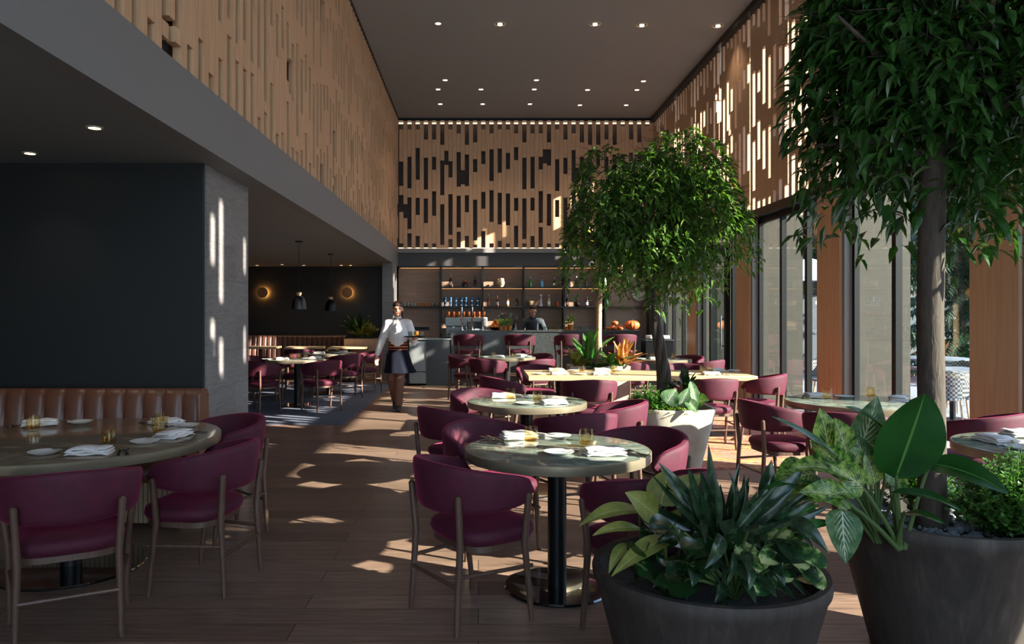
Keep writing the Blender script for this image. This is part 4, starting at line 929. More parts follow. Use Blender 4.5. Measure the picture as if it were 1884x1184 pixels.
t = empty('planter_trough', (1.78, 11.05, 0), 0, 'long low concrete planter behind the oak table holding the thin pale tree', 'planter')
MB().loft([[(x*f, y*f2, z) for x, y in ((-.44, -.24), (.44, -.24), (.44, .24), (-.44, .24))] for f, f2, z in ((.9, .85, 0), (1, 1, .76), (.93, .9, .76), (.92, .88, .68))]).build('pot', M['concrete'], t, smooth=False)
MB().box(-.40, .40, -.2, .2, .66, .70).build('soil', M['soil'], t)
# gravel stones on the big pot: individually shaped pebbles
rr = random.Random(4); mb = MB()
for k in range(260):
    a = rr.random()*6.28; r_ = .36*rr.random()**.5; s_ = .012+.014*rr.random(); c = (P1[0]+r_*cos(a), P1[1]+r_*sin(a), .555+rr.random()*.012)
    n0 = len(mb.v); mb.sphere(c, (s_, s_*(.6+.5*rr.random()), s_*.7), 6, 4)
    for i in range(n0, len(mb.v)): v = mb.v[i]; mb.v[i] = (v[0]+rr.uniform(-.003, .003), v[1]+rr.uniform(-.003, .003), v[2]+rr.uniform(-.003, .003))
tag(mb.build('gravel', M['stone'], None, smooth=False), 'grey gravel covering the soil of the large pot at right', 'gravel', None, 'stuff')

def crown(mb, clusters, n, L, W_, seed, droop=.7):
    rr = random.Random(seed)
    tot = sum(c[3]*c[4]*c[5] for c in clusters)
    for (cx, cy, cz, rx, ry, rz) in clusters:
        for _ in range(int(n*rx*ry*rz/tot/9)):
            while True:
                q = Vector((rr.uniform(-1, 1), rr.uniform(-1, 1), rr.uniform(-1, 1)))
                if .35 < q.length < 1: break
            q = q.normalized()*(q.length**.45)
            p = Vector((cx+q.x*rx, cy+q.y*ry, cz+q.z*rz)); out = Vector((q.x, q.y, .15)).normalized()
            tw = (out+Vector((rr.uniform(-.7, .7), rr.uniform(-.7, .7), rr.uniform(-.9, .3)))).normalized()
            for i in range(9):
                b = p+tw*(i*L*.2)+Vector((0, 0, -.008*i*i*droop)); sd = Vector((rr.uniform(-1, 1), rr.uniform(-1, 1), rr.uniform(-1.1, .25)*droop)).normalized()
                d = (tw*.7+sd).normalized(); ll = L*(.7+.5*rr.random()); nn = Vector((rr.uniform(-.5, .5), rr.uniform(-.5, .5), 1)).normalized()
                s_ = d.cross(nn).normalized()*W_*(.8+.4*rr.random()); up = s_.cross(d).normalized()
                t = b+d*ll+Vector((0, 0, -ll*.25)); m1 = b+d*ll*.35+up*ll*.05; m2 = b+d*ll*.7+up*ll*.02-Vector((0, 0, ll*.08)); f = up*W_*.35
                mb.add([b, m1, m1+s_+f, m1-s_+f, m2, m2+s_*.7+f, m2-s_*.7+f, t],
                       [(0, 1, 2), (0, 3, 1), (1, 4, 5, 2), (3, 6, 4, 1), (4, 7, 5), (6, 7, 4)])
            mb2.tube([p-out*.14*rr.random()-Vector((0, 0, .02)), p, p+tw*L*2], [.004, .003, .001], 4, False)
# tree 1
t = empty('potted_tree', (*P1, .55), 0, 'large indoor fig tree with smooth grey trunk rising from the big pot at right', 'tree')
def rel(o, P): return [(p[0]-o[0], p[1]-o[1], p[2]-o[2]) for p in P]
B1 = (P1[0], P1[1], .55)
mb = MB(); mb.tube(rel(B1, [(2.03, 3.32, .50), (2.03, 3.32, .9), (2.02, 3.32, 1.5), (2.03, 3.32, 2.0), (2.04, 3.32, 2.5), (1.98, 3.35, 2.85), (1.9, 3.4, 3.2)]), [.064, .056, .054, .054, .05, .034, .015], 14)
for a, b, c in [((2.04, 3.32, 2.45), (2.2, 3.3, 2.7), (2.45, 3.4, 3.1)), ((2.03, 3.32, 2.3), (1.8, 3.2, 2.55), (1.5, 3.1, 2.75)), ((2.03, 3.32, 2.2), (2.25, 3.2, 2.4), (2.6, 3.1, 2.5)), ((2.03, 3.32, 2.4), (2.05, 3.0, 2.7), (2.0, 2.75, 2.9)), ((2.03, 3.32, 2.15), (1.85, 3.4, 2.3), (1.6, 3.5, 2.3)), ((2.0, 3.3, 2.6), (1.95, 3.7, 2.8), (2.1, 4.0, 3.0))]:
    mb.tube(rel(B1, [a, ((a[0]+b[0])/2, (a[1]+b[1])/2, (a[2]+b[2])/2+.03), b, c]), [.026, .022, .016, .006], 8)
mb.build('trunk', M['bark'], t)
mb2 = MB(); mb = MB()
crown(mb, [(2.42-B1[0], 3.4-B1[1], 3.08-B1[2], .78, .50, .60), (1.96-B1[0], 3.4-B1[1], 2.50-B1[2], .28, .26, .18), (2.50-B1[0], 3.4-B1[1], 2.58-B1[2], .42, .33, .22), (1.94-B1[0], 3.4-B1[1], 2.92-B1[2], .36, .36, .40), (2.2-B1[0], 3.8-B1[1], 2.5-B1[2], .45, .25, .22), (2.15-B1[0], 3.1-B1[1], 2.75-B1[2], .5, .25, .3)], 10500, .105, .0195, 7, 1.0)
mb.build('foliage', M['ficus_shaded'], t, smooth=False); mb2.build('twigs', M['bark'], t)
# tree 2
B2 = (P3[0], P3[1], .55); t = empty('potted_tree', B2, 0, 'indoor fig tree with braided twisting trunk in the tall concrete planter', 'tree')
mb = MB()
for k in range(5):
    pts = []; rd = []
    for i in range(24):
        u = i/23; z = .45+1.45*u; cx = 1.80-.13*u+.03*sin(u*5); a = 2*pi*k/5+u*6.5+.5*sin(u*9+k); r_ = .036*(1-.35*u)+.02*(1-u)**4
        pts.append((cx+r_*cos(a), 7.15+r_*sin(a), z)); rd.append(.036*(1-.35*u)+.02*(1-u)**5)
    mb.tube(rel(B2, pts), rd, 8)
top = (1.67, 7.15, 1.88)
for b, c in [((1.50, 7.1, 2.3), (1.25, 7.0, 2.8)), ((1.72, 7.0, 2.4), (1.8, 6.8, 2.95)), ((1.9, 7.2, 2.25), (2.25, 7.2, 2.7)), ((1.6, 7.35, 2.3), (1.4, 7.6, 2.7)), ((1.45, 7.15, 2.1), (1.0, 7.1, 2.3)), ((1.9, 7.1, 2.1), (2.4, 7.1, 2.3)), ((1.75, 7.3, 2.4), (1.9, 7.5, 3.0))]:
    mb.tube(rel(B2, [top, ((top[0]+b[0])/2, (top[1]+b[1])/2, (top[2]+b[2])/2), b, c]), [.034, .03, .02, .006], 8)
mb.build('trunk', M['bark'], t)
mb2 = MB(); mb = MB()
crown(mb, [(1.98-B2[0], 0, 2.98-B2[2], .40, .42, .30), (1.62-B2[0], -.1, 2.75-B2[2], .40, .42, .28), (1.22-B2[0], 0, 2.82-B2[2], .24, .3, .30), (1.20-B2[0], -.1, 2.38-B2[2], .32, .36, .26), (2.15-B2[0], 0, 2.55-B2[2], .36, .4, .26), (1.55-B2[0], -.1, 2.22-B2[2], .40, .4, .22), (2.42-B2[0], .1, 2.48-B2[2], .20, .25, .13), (1.95-B2[0], 0, 2.15-B2[2], .30, .35, .20)], 9500, .088, .0175, 9, .8)
# one long side branch towards the windows
for i in range(26):
    u = i/26
mb.build('foliage', M['ficus'], t, smooth=False); mb2.build('twigs', M['bark'], t)
# tree 3 thin pale trunk
B3 = (1.80, 11.05, .7); t = empty('potted_tree', B3, 0, 'slender pale trunked fiddle leaf tree rising from the trough planter', 'tree')
mb = MB(); mb.tube(rel(B3, [(1.80, 11.05, .68), (1.79, 11.05, 1.2), (1.80, 11.05, 1.7), (1.82, 11.05, 1.87), (1.78, 11.05, 2.1), (1.77, 11.05, 2.5)]), [.05, .046, .042, .036, .03, .02], 12)
mb.tube(rel(B3, [(1.82, 11.05, 1.85), (1.98, 11.05, 2.0), (2.12, 11.0, 2.15), (2.15, 11, 2.4)]), [.03, .026, .02, .01], 9); mb.build('trunk', M['barkpale'], t)
mb = MB(); rr = random.Random(5)
for k in range(46):
    s0 = Vector(rr.choice([(1.77, 11.05, 2.3), (1.77, 11.05, 2.5), (2.15, 11.0, 2.4), (1.77, 11.05, 2.65), (1.6, 11.0, 2.5)]))-Vector(B3); a = rr.random()*6.28; d = Vector((cos(a), sin(a), rr.uniform(-.3, .7))).normalized()
    leaf(mb, s0+d*.06, s0+d*(.34+.14*rr.random()), .085, (0, 0, 1), .15, .15, 'ovate', 7, 5)
mb.build('foliage', LM['palm'], t)

# planting in the big pot at right -----------------------------------------
def plant(name, base, label, spec, lm, group=None, sr=.006):
    """spec: leaves given as (attach, base, tip, half width, normal, bend, fold, shape)"""
    t = empty(name, base, 0, label, 'plant', group); B = Vector(base); sb = MB(); 
    for i, (lb, lt, w, nr, bd, fo, shp) in enumerate(spec):
        mb = MB(); lb = Vector(lb)-B; lt = Vector(lt)-B
        leaf(mb, lb, lt, w, nr, bd, fo, shp, 14, 9, .03, i); mb.build('leaf', lm, t, angle=80)
        stem(sb, (rnd.uniform(-.015, .015), rnd.uniform(-.015, .015), 0), lb+(lt-lb)*.04, sr, .12)
    sb.build('stem', LM['stemg'], t); return t
y = 3.0
plant('philodendron', (1.72, 3.02, .55), 'broad leaved dark green philodendron in the big pot, its largest leaf upright before the trunk', [
    (PX(1647, 880, 2.98), PX(1702, 724, 2.86), .13, (-.05, -1, .2), .03, .10, 'broad'),
    (PX(1705, 850, 3.0), PX(1857, 910, 2.8), .068, (.1, -.9, .8), .22, .2, 'ovate'),
    (PX(1545, 845, 3.0), PX(1420, 766, 2.9), .030, (.3, -.6, 1), .06, .35, 'lance'),
    (PX(1625, 790, 3.1), PX(1555, 748, 3.05), .035, (0, -.4, 1), .15, .3, 'ovate'),
    (PX(1640, 905, 2.9), PX(1770, 940, 2.72), .040, (0, -.3, 1), .2, .2, 'ovate'),
    (PX(1520, 900, 2.95), PX(1395, 905, 2.85), .028, (0, -.2, 1), .2, .3, 'lance'),
    (PX(1660, 945, 2.93), PX(1740, 965, 2.8), .035, (0, -.3, 1), .2, .2, 'ovate')], LM['phil'], sr=.008)
plant('aglaonema', (1.68, 3.12, .55), 'variegated aglaonema with yellow green mottled leaves at the left of the big pot', [
    (PX(1530, 850, 3.1), PX(1508, 750, 3.1), .075, (0, -1, .3), .05, .15, 'ovate'),
    (PX(1560, 845, 3.1), PX(1535, 768, 3.0), .068, (.2, -1, .3), .05, .15, 'ovate'),
    (PX(1500, 870, 3.05), PX(1421, 900, 2.95), .085, (-.3, -.8, .6), .25, .2, 'ovate'),
    (PX(1560, 880, 3.0), PX(1450, 865, 2.9), .07, (0, -.5, 1), .25, .2, 'ovate'),
    (PX(1570, 905, 2.95), PX(1490, 925, 2.85), .045, (0, -.6, .8), .2, .2, 'ovate'),
    (PX(1600, 870, 3.05), PX(1555, 815, 3.1), .045, (0, -1, .2), .05, .2, 'ovate'),
    (PX(1520, 900, 3.0), PX(1440, 925, 3.0), .04, (0, -.6, .8), .2, .2, 'ovate'),
    (PX(1620, 850, 3.1), PX(1603, 812, 3.15), .045, (0, -1, .2), .05, .2, 'round'),
    (PX(1590, 900, 3.0), PX(1520, 850, 2.95), .06, (0, -1, .4), .15, .2, 'ovate'), (PX(1560, 920, 2.95), PX(1470, 905, 2.85), .06, (0, -.8, .6), .25, .2, 'ovate'), (PX(1610, 890, 3.05), PX(1590, 830, 3.05), .06, (.3, -1, .2), .1, .2, 'ovate'), (PX(1560, 870, 3.05), PX(1490, 810, 3.0), .055, (-.2, -1, .3), .12, .2, 'ovate'), (PX(1650, 900, 3.0), PX(1640, 850, 3.1), .05, (0, -1, .2), .05, .2, 'ovate')], LM['agla'])
plant('silver_aglaonema', (1.70, 3.2, .55), 'silver veined leaves standing behind the broad leaf and one hanging over the pot rim', [
    (PX(1580, 830, 3.15), PX(1614, 728, 3.15), .08, (.1, -1, .2), .05, .18, 'ovate'),
    (PX(1550, 935, 2.9), PX(1556, 1037, 2.78), .07, (-.1, -1, .2), -.05, .15, 'ovate'),
    (PX(1600, 850, 3.1), PX(1560, 790, 3.1), .04, (0, -1, .2), .05, .18, 'ovate'),
    (PX(1640, 820, 3.15), PX(1660, 790, 3.2), .03, (0, -1, .2), .05, .18, 'ovate')], LM['aglag'])
def fine_bush(name, c, rad, n, L, W_, lm, label, seed, cat='plant'):
    rr = random.Random(seed); t = empty(name, c, 0, label, cat); mb = MB(); sb = MB()
    for k in range(n//26):
        a = rr.random()*6.28; r_ = rr.random()**.5; e = Vector((rad[0]*r_*cos(a), rad[1]*r_*sin(a), rad[2]*(1-.6*r_*r_)*rr.uniform(.6, 1))); s0 = Vector((e.x*.25, e.y*.25, 0))
        sb.tube([s0, (s0+e)/2+Vector((0, 0, .03)), e], .0018, 4, False)
        for i in range(26):
            u = .3+.7*i/26; p = s0.lerp(e, u)+Vector((0, 0, .05*u*(1-u))); d = Vector((rr.uniform(-1, 1), rr.uniform(-1, 1), rr.uniform(-.4, .8))).normalized(); s_ = d.cross(Vector((rr.uniform(-.4, .4), rr.uniform(-.4, .4), 1))).normalized()*W_
            mb.add([p, p+d*L*.5+s_, p+d*L, p+d*L*.5-s_], [(0, 1, 2, 3)])
    mb.build('foliage', lm, t, smooth=False); sb.build('stems', LM['stemg'], t)
fine_bush('fern_bush', (2.28, 3.14, .55), (.27, .24, .40), 11000, .024, .0085, LM['fine'], 'fine leaved bright green bush at the right of the big pot', 1)
fine_bush('fern_bush', (2.12, 3.55, .56), (.18, .14, .38), 2200, .022, .007, LM['fine'], 'taller wispy green fern behind the trunk in the big pot', 2)

# planting in the low pot --------------------------------------------------
plant('dieffenbachia', (.66, 3.05, .42), 'yellow green broad leaved plant at the left of the low front pot', [
    (PX(1180, 940, 2.9), PX(1065, 968, 2.75), .045, (0, -.4, 1), .22, .2, 'ovate'),
    (PX(1210, 950, 2.9), PX(1150, 905, 2.8), .055, (.1, -1, .5), .12, .15, 'ovate'),
    (PX(1185, 975, 2.85), PX(1090, 985, 2.7), .03, (0, -.5, 1), .2, .2, 'lance'),
    (PX(1215, 930, 3.1), PX(1230, 862, 3.2), .075, (0, -1, .5), .08, .12, 'ovate'),
    (PX(1230, 920, 3.15), PX(1290, 872, 3.2), .055, (0, -1, .6), .1, .12, 'ovate'),
    (PX(1225, 985, 3.05), PX(1250, 935, 3.1), .05, (.2, -1, .2), .05, .15, 'ovate'),
    (PX(1160, 1000, 2.8), PX(1120, 1055, 2.65), .025, (-.2, -.6, 1), .35, .2, 'lance'),
    (PX(1230, 990, 2.8), PX(1125, 1060, 2.6), .04, (0, -.6, 1), .18, .2, 'ovate')], LM['dief'])
spec = []; rr = random.Random(12)
for k in range(62):
    px = rr.uniform(1265, 1425); a = (px-1345)/100; tx = px+a*80+rr.uniform(-45, 45); ty = rr.uniform(835, 960)+abs(a)*40; yy = rr.uniform(2.8, 3.2)
    spec.append((PX(1320+(px-1320)*.5, 985, yy), PX(tx, ty, yy-.1*abs(a)), rr.uniform(.014, .027), (rr.uniform(-1.1, 1.1), -1, .4), rr.uniform(-.08, .22), .4, 'lance'))
spec[:4] = [(PX(1310, 940, 2.95), PX(1303, 815, 2.95), .02, (.3, -1, .1), .02, .3, 'lance'), (PX(1400, 930, 3.0), PX(1420, 845, 3.0), .03, (0, -1, .3), .05, .2, 'lance'), (PX(1290, 960, 2.9), PX(1212, 850, 2.9), .03, (.3, -1, .3), .1, .25, 'lance'), (PX(1390, 950, 2.9), PX(1478, 862, 2.9), .035, (0, -1, .5), .1, .25, 'lance')]
plant('aspidistra', (1.0, 3.05, .42), 'clump of tall dark lance shaped leaves in the middle of the low front pot', spec, LM['lance'])
spec = []
for k in range(64):
    px = rr.uniform(1225, 1460); py = rr.uniform(950, 1070); dx = (px-1330)*.35+rr.uniform(-30, 30); yy = rr.uniform(2.62, 2.9)
    spec.append((PX(px, py, yy), PX(px+dx, py+rr.uniform(-10, 70), yy-.1), rr.uniform(.014, .032), (rr.uniform(-.7, .7), -.7, .8), rr.uniform(.1, .4), .3, rr.choice(['lance', 'ovate'])))
plant('peace_lily', (.98, 2.85, .42), 'mass of arching dark glossy leaves at the front of the low pot', spec, LM['lance'])
spec = []
for k in range(34):
    px = rr.uniform(1150, 1340); py = rr.uniform(985, 1070); yy = rr.uniform(2.66, 2.95)
    spec.append((PX(px, py, yy), PX(px+rr.uniform(-60, 60), py+rr.uniform(-35, 35), yy-.1), rr.uniform(.035, .05), (rr.uniform(-.4, .4), -.7, .8), .15, .15, 'round'))
plant('rubber_plant', (.72, 2.85, .42), 'rounded very dark leaves low at the left front of the low pot', spec, LM['dark'])
spec = []
for k, (px, py, tx, ty) in enumerate([(1440, 1015, 1400, 1035), (1450, 1010, 1480, 1050), (1455, 1000, 1520, 1045), (1465, 1030, 1515, 1085), (1430, 1040, 1445, 1072), (1410, 1020, 1375, 1050), (1420, 1055, 1390, 1095), (1440, 985, 1470, 1000), (1470, 1060, 1512, 1075), (1400, 985, 1460, 990), (1380, 1000, 1360, 1030)]):
    spec.append((PX(px, py, 2.78), PX(tx, ty, 2.66), .038, (rr.uniform(-.2, .2), -.8, .7), .15, .2, 'round'))
plant('peperomia', (1.12, 2.88, .42), 'cream edged round leaves spilling over the right rim of the low pot', spec, LM['pep'])
spec = []
for k in range(12):
    px = rr.uniform(1370, 1470); spec.append((PX(px, 975, 2.95), PX(px+rr.uniform(0, 90), rr.uniform(915, 990), 2.9), rr.uniform(.02, .032), (0, -.7, .8), .2, .2, 'lance'))
plant('spathiphyllum', (1.1, 3.0, .42), 'mid green pointed leaves at the right of the low front pot', spec, LM['calathea'])

# planting in the tall concrete planter -------------------------------------
fine_bush('fern_bush', (1.60, 7.0, .56), (.22, .2, .30), 2600, .032, .010, LM['fine'], 'bright small leaved bush at the left of the tall concrete planter', 3)
fine_bush('moss_plant', (1.78, 6.9, .56), (.28, .14, .12), 2200, .022, .009, LM['lime'], 'lime green creeping plant along the front rim of the tall concrete planter', 4)
fine_bush('dark_grass', (1.80, 7.08, .56), (.14, .12, .32), 1500, .05, .006, LM['dark'], 'dark needle leaved plant at the foot of the twisted trunk', 6)
spec = []
for k in range(26):
    a = rr.random()*6.28; e = rr.uniform(.2, 1.3); d = Vector((cos(a)*cos(e), sin(a)*cos(e), sin(e))); b0 = Vector((1.98, 7.1, .78)); spec.append((b0+d*.04, b0+d*rr.uniform(.16, .26), .022, (0, -.3, 1), .15, .25, 'lance'))
plant('dracaena', (1.98, 7.1, .56), 'dark rosette of pointed leaves at the right of the twisted trunk', spec, LM['lance'])
plant('calathea', (1.92, 6.85, .56), 'white veined calathea leaves over the right rim of the tall concrete planter', [
    (PX(1225, 742, 6.8), PX(1245, 715, 6.8), .09, (0, -1, .4), .1, .2, 'ovate'), (PX(1250, 748, 6.8), PX(1268, 712, 6.8), .06, (0, -1, .4), .1, .2, 'ovate'), (PX(1265, 735, 6.8), PX(1283, 760, 6.7), .055, (0, -1, .4), .1, .2, 'ovate'),
    (PX(1270, 700, 6.9), PX(1283, 750, 6.8), .045, (0, -1, .4), .1, .2, 'lance'), (PX(1280, 740, 6.9), PX(1305, 735, 6.8), .08, (0, -.8, .6), .1, .2, 'ovate')], LM['aglag'])
# planting in the trough
def rosette(name, b0, n, L, w, lm, label, shp='lance', emin=.3, emax=1.4):
    spec = []; b0 = Vector(b0)
    for k in range(n):
        a = rr.random()*6.28; e = rr.uniform(emin, emax); d = Vector((cos(a)*cos(e), sin(a)*cos(e), sin(e))); q = b0+Vector((rr.uniform(-.05, .05), rr.uniform(-.05, .05), .06))
        spec.append((q+d*.05, q+d*L*rr.uniform(.7, 1.1), w, (0, -.3, 1), .18, .2, shp))
    plant(name, tuple(b0), label, spec, lm)
rosette('bird_of_paradise', (1.62, 11.0, .69), 9, .62, .055, LM['calathea'], 'tall striped upright leaves left of the thin trunk in the trough', 'ovate', .7, 1.4)
rosette('croton', (2.12, 10.95, .69), 40, .42, .035, LM['croton'], 'orange and pink croton at the right of the trough planter', 'lance', .2, 1.5)
rosette('pothos', (1.95, 10.85, .69), 16, .34, .06, LM['calathea'], 'green arching leaves right of the thin trunk in the trough', 'ovate', 0, .9)
rosette('philodendron', (1.42, 10.9, .69), 16, .28, .06, LM['palm'], 'olive yellow leaves at the left end of the trough planter', 'ovate', .2, 1.3)
fine_bush('moss_plant', (1.7, 10.85, .69), (.34, .12, .12), 1600, .035, .014, LM['fine'], 'low green ground cover along the front of the trough planter', 8)
# wing planter box greenery
rosette('bromeliad', (-2.75, 17.45, .96), 34, .42, .035, LM['palm'], 'yellow green rosette plants in the oak planter box, front right', 'lance', .1, 1.4)
rosette('bromeliad', (-2.55, 17.4, .96), 28, .34, .035, LM['palm'], 'yellow green rosette plant in the oak planter box, beside the stone pillar', 'lance', .1, 1.4)
rosette('schefflera', (-2.85, 17.6, .96), 30, .60, .045, LM['dark'], 'taller dark leaved plant at the back of the oak planter box', 'ovate', .4, 1.4)

# ---------------------------------------------------------------- people
SKIN = mat('skin', (206, 152, 124), .5)
def blob(name, caps, balls, m, parent, vox=.008, sub=True):
    """one continuous surface: tapered capsules and ellipsoids fused by a voxel remesh"""
    mb = MB()
    for pts, rad in caps:
        pts = [Vector(p) for p in pts]
        P = [pts[0]]; Q = [rad[0]]
        for i in range(len(pts)-1):
            for k in range(1, 5): P.append(pts[i].lerp(pts[i+1], k/4)); Q.append(rad[i]+(rad[i+1]-rad[i])*k/4)
        mb.tube(P, Q, 14)
        for p, r in ((pts[0], rad[0]), (pts[-1], rad[-1])): mb.sphere(p, r, 14, 8)
        for p, r in zip(pts[1:-1], rad[1:-1]): mb.sphere(p, r*.99, 14, 8)
    for c, r in balls: mb.sphere(c, r, 20, 14)
    o = mb.build(name, m, parent); rm = o.modifiers.new('r', 'REMESH'); rm.mode = 'VOXEL'; rm.voxel_size = vox; rm.use_smooth_shade = True
    sm = o.modifiers.new('s', 'SMOOTH'); sm.iterations = 4; sm.factor = .5
    return o
def hand(caps, wrist, d, palm_n, s=1.0, curl=.5, thumb=1):
    """palm and five separate fingers appended to caps; d points along the hand"""
    w = Vector(wrist); d = Vector(d).normalized(); n = Vector(palm_n).normalized(); sd = d.cross(n).normalized()
    for k in range(4):
        off = sd*(.030-.020*k)*s; caps.append(([w+off*.4, w+d*.085*s+off], [.014*s, .012*s]))
        L = (.062, .072, .068, .052)[k]*s; a = w+d*.088*s+off; b = a+(d+n*curl*.5).normalized()*L*.5; c = b+(d+n*curl*1.6).normalized()*L*.5
        caps.append(([a, b, c], [.0095*s, .0085*s, .007*s]))
    a = w+d*.03*s+sd*.03*s*thumb; b = a+(d*.6+sd*.8*thumb+n*.3).normalized()*.035*s; caps.append(([w+d*.01*s, a, b, b+(d+n*.4).normalized()*.03*s], [.014*s, .012*s, .010*s, .008*s]))
def head(caps, balls, c, s=1.0, fwd=(0, -1, 0), tilt=0):
    """skull, jaw, nose, lips, brow, ears (facing fwd), all part of the body surface"""
    Rm = Matrix.Rotation(math.atan2(fwd[0], -fwd[1]), 3, 'Z') @ Matrix.Rotation(tilt, 3, 'X'); C = Vector(c)
    def q(x, y, z): return C+Rm @ (Vector((x, y, z))*s)
    balls.append((q(0, .012, .02), (.074*s, .092*s, .092*s)))
    balls.append((q(0, -.022, -.045), (.056*s, .062*s, .062*s)))
    balls.append((q(0, -.055, -.088), (.026*s, .024*s, .02*s)))
    caps.append(([q(0, -.082, .012), q(0, -.104, -.026)], [.008*s, .0135*s])); caps.append(([q(-.014, -.088, -.03), q(.014, -.088, -.03)], [.008*s, .008*s]))
    caps.append(([q(-.022, -.078, -.060), q(.022, -.078, -.060)], [.0075*s, .0075*s])); caps.append(([q(-.04, -.074, .024), q(.04, -.074, .024)], [.010*s, .010*s]))
    for sx in (-1, 1): balls.append((q(sx*.077, .012, -.012), (.012*s, .018*s, .030*s))); balls.append((q(sx*.036, -.060, -.028), (.022*s, .024*s, .022*s)))
    return q
def face_bits(t, q, s, hairm, lip=(170, 80, 76)):
    e = MB()
    for sx in (-1, 1): e.sphere(q(sx*.032, -.081, .004), (.0125*s, .007*s, .0065*s), 10, 6)
    e.build('eyes', mat('eye_dark', (34, 26, 24), .2), t)
    e = MB()
    for sx in (-1, 1): e.tube([q(sx*.018, -.090, .024), q(sx*.035, -.092, .030), q(sx*.05, -.082, .024)], .0035*s, 6)
    e.build('eyebrows', hairm, t)
    MB().tube([q(-.026, -.080, -.058), q(-.012, -.088, -.062), q(.012, -.088, -.062), q(.026, -.080, -.058)], .0045*s, 8).build('lips', mat('lips', lip, .4), t)
WX, WY = -1.27, 11.75
t = empty('person', (WX, WY, 0), 0, 'waitress in white blouse, striped waistband and dark skirt, walking with a tray of drinks', 'person')
caps = []; balls = []
q = head(caps, balls, (.0, -.03, 1.60), 1.0, (.05, -1, 0))
caps += [([(0, .0, 1.38), (0, -.01, 1.46), (0, -.015, 1.55)], [.055, .048, .05]),
         ([(0, .0, .92), (0, .0, 1.05), (0, .0, 1.2), (0, 0, 1.36)], [.105, .10, .11, .11]),
         ([(-.15, 0, 1.39), (.15, 0, 1.39)], [.052, .052]),
         ([(-.165, 0, 1.39), (-.245, .03, 1.12), (-.325, -.02, .885)], [.048, .038, .025]),
         ([(.165, 0, 1.39), (.235, .05, 1.13), (.262, -.20, 1.125)], [.048, .038, .025]),
         ([(-.09, 0, .92), (-.10, .00, .50), (-.075, .22, .15)], [.085, .056, .036]),
         ([(.08, 0, .92), (.035, -.07, .50), (.015, -.04, .09)], [.085, .056, .036])]
hand(caps, (-.33, -.025, .86), (-.08, -.1, -1), (.6, -.8, 0), 1.0, .5, -1)
hand(caps, (.262, -.22, 1.125), (.25, -1, .12), (0, -.1, 1), 1.0, .15, -1)
blob('body', caps, balls, SKIN, t)
hairm = mat('brown_hair', (66, 44, 34), .5)
face_bits(t, q, 1, hairm)
blob('hair', [([q(-.07, .03, .0), q(-.06, .05, -.06)], [.022, .015]), ([q(.07, .03, .0), q(.06, .05, -.06)], [.022, .015]), ([q(.04, .09, .02), q(.075, .09, -.09), q(.08, .08, -.17)], [.03, .025, .012])],
     [(q(0, .018, .062), (.083, .100, .074)), (q(0, .05, .02), (.084, .075, .09)), (q(0, .115, .05), (.04, .035, .04))], hairm, t)
BL = noisemat('white_blouse', [(.3, (214, 212, 214)), (.7, (232, 230, 230))], (1, 1, 1), 8, .8, .1)
blob('blouse', [([(0, .0, 1.04), (0, 0, 1.12), (0, 0, 1.24), (0, 0, 1.34)], [.135, .155, .155, .125]), ([(-.14, 0, 1.375), (.14, 0, 1.375)], [.072, .072]), ([(0, 0, 1.36), (0, -.005, 1.44)], [.09, .066]),
                ([(-.16, 0, 1.37), (-.255, .03, 1.12), (-.325, -.015, .90)], [.072, .066, .045]), ([(.16, 0, 1.37), (.24, .05, 1.12), (.262, -.19, 1.115)], [.072, .072, .044]),
                ([(.25, .0, 1.07), (.26, -.14, 1.07)], [.05, .05])], [], BL, t, .01)
MB().tube([(.066*cos(a), -.005+.066*sin(a), 1.452+.012*sin(a)) for a in [2*pi*k/20 for k in range(21)]], .009, 8).build('collar', mat('dark_collar', (40, 24, 30), .7), t)
MB().tube([(0, -.075, 1.44), (.0, -.150, 1.33), (.0, -.158, 1.24)], .010, 6).build('placket', BL, t)
def ellring(cx, cy, z, a, b, n=36, pl=0): return [(cx+a*(1+pl*sin(k*2*pi/n*9))*cos(2*pi*k/n), cy+b*(1+pl*sin(k*2*pi/n*9))*sin(2*pi*k/n), z) for k in range(n)]
for z0, z1, m_, nm in ((1.065, 1.085, (34, 26, 34), 'waistband'), (1.045, 1.065, (206, 104, 40), 'waistband_stripe'), (1.02, 1.045, (30, 24, 32), 'waistband'), (1.0, 1.02, (206, 104, 40), 'waistband_stripe'), (.97, 1.0, (30, 26, 40), 'waistband'), (.955, .97, (190, 92, 44), 'waistband_stripe')):
    MB().loft([ellring(0, 0, z0, .158, .128), ellring(0, 0, z1, .158, .128)]).build(nm, mat(nm, m_, .8), t)
MB().loft([ellring(0, 0, .96, .158, .128), ellring(0, 0, .88, .18, .15, pl=.01), ellring(.01, -.01, .72, .215, .19, pl=.03), ellring(.03, -.01, .60, .255, .225, pl=.05)]).build('skirt', mat('navy_skirt', (20, 23, 34), .9, 0, spec=.1), t)
blob('leggings', [([(-.09, 0, .90), (-.10, .0, .50), (-.078, .20, .18)], [.095, .073, .058]), ([(.08, 0, .90), (.035, -.07, .50), (.015, -.04, .11)], [.095, .076, .062])], [], mat('brown_leggings', (110, 76, 62), .7), t)
SHO = mat('grey_shoe', (54, 54, 60), .5)
blob('shoe', [([(.015, -.02, .05), (.02, -.12, .04), (.02, -.19, .035)], [.046, .042, .035]), ([(.015, -.03, .05), (.015, -.03, .11)], [.04, .045])], [], SHO, t)
blob('shoe', [([(-.075, .24, .12), (-.07, .18, .06), (-.07, .12, .03)], [.04, .04, .03]), ([(-.075, .225, .12), (-.077, .21, .18)], [.04, .045])], [], SHO, t)
TX, TY, TZ = WX+.30, WY-.34, 1.165
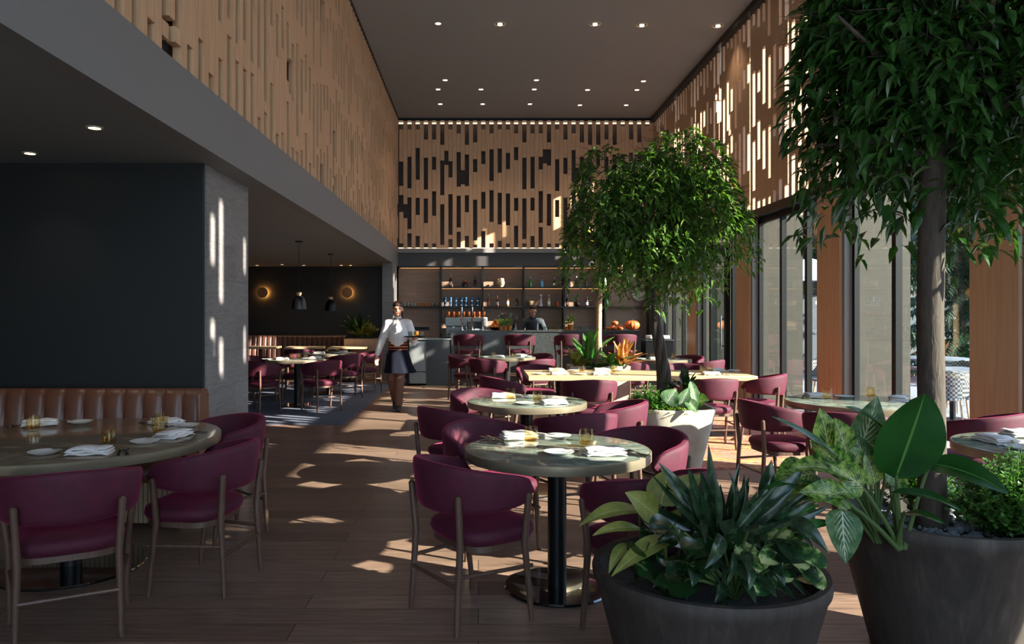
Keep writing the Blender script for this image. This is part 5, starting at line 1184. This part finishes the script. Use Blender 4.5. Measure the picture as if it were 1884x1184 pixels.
t = empty('serving_tray', (TX, TY, TZ), 0, 'round dark serving tray held by the waitress', 'tray'); MB().lathe([(.15, 0), (.17, .004), (.175, .018), (.168, .018), (.155, .007), (.001, .006)], n=40).build('tray_body', M['black'], t)
place(glass, USED, (TX+.02, TY-.02, TZ+.007), 0, 'tall glass of orange drink on the waitress serving tray'); 
for dx, dy, l in ((-.08, .02, 'left'), (.10, .03, 'right')): place(tum, USED, (TX+dx, TY+dy, TZ+.007), 0, 'clear glass on the waitress serving tray, '+l)
o = MB().lathe([(.0, 0), (.031, .0), (.033, .05), (.001, .05)], (TX+.02, TY-.02, TZ+.042), 20, cap=False).build('orange_drink', mat('orange_drink', (224, 140, 40), .3)); tag(o, 'orange drink filling the glass on the serving tray', 'drink')
# bartender
BX, BY = (980-880)*16.95/1366, 17.0
t = empty('person', (BX, BY, 0), 0, 'bartender in dark shirt with bowed head working behind the bar', 'person')
caps = []; balls = []
q = head(caps, balls, (.0, -.18, 1.60), 1.05, (.08, -1, 0), -.0)
caps.clear(); balls.clear(); q = head(caps, balls, (0, -.16, 1.60), 1.05, (.15, -1, 0), .45)
caps += [([(0, -.05, 1.38), (0, -.10, 1.50), (0, -.13, 1.56)], [.065, .055, .055]), ([(0, .05, .92), (0, .05, 1.1), (0, .0, 1.34)], [.15, .14, .13]), ([(-.17, -.02, 1.38), (.17, -.02, 1.38)], [.06, .06]),
         ([(-.19, -.02, 1.38), (-.27, -.06, 1.14), (-.12, -.30, 1.06)], [.055, .042, .028]), ([(.19, -.02, 1.38), (.28, -.05, 1.14), (.14, -.30, 1.06)], [.055, .042, .028]),
         ([(-.09, .05, .92), (-.1, .03, .5), (-.1, .06, .09)], [.09, .06, .04]), ([(.09, .05, .92), (.1, .03, .5), (.1, .06, .09)], [.09, .06, .04])]
hand(caps, (-.12, -.30, 1.06), (.5, -.8, -.2), (0, 0, -1), 1, .5, 1); hand(caps, (.14, -.30, 1.06), (-.5, -.8, -.2), (0, 0, -1), 1, .5, -1)
blob('body', caps, balls, SKIN, t)
hb = mat('black_hair', (28, 24, 24), .5); face_bits(t, q, 1.05, hb, (150, 84, 76))
blob('hair', [], [(q(0, .034, .052), (.088, .096, .085)), (q(0, -.03, .095), (.06, .05, .03))], hb, t)
SHI = noisemat('dark_denim_shirt', [(.3, (44, 48, 56)), (.7, (60, 66, 76))], (1, 1, 1), 10, .8, .1)
blob('shirt', [([(0, .05, .95), (0, .05, 1.15), (0, .0, 1.33)], [.17, .17, .15]), ([(-.16, -.02, 1.36), (.16, -.02, 1.36)], [.085, .085]), ([(0, -.03, 1.38), (0, -.07, 1.46)], [.09, .075]),
               ([(-.19, -.02, 1.36), (-.275, -.06, 1.14), (-.15, -.25, 1.07)], [.078, .064, .048]), ([(.19, -.02, 1.36), (.285, -.05, 1.14), (.17, -.25, 1.07)], [.078, .064, .048])], [], SHI, t, .01)
blob('trousers', [([(-.09, .05, .94), (-.1, .03, .5), (-.1, .06, .10)], [.11, .08, .07]), ([(.09, .05, .94), (.1, .03, .5), (.1, .06, .10)], [.11, .08, .07])], [], M['black'], t, .012)
for sx in (-1, 1): blob('shoe', [([(sx*.1, .07, .05), (sx*.1, -.06, .045), (sx*.1, -.12, .035)], [.045, .042, .035])], [], M['black'], t, .012)
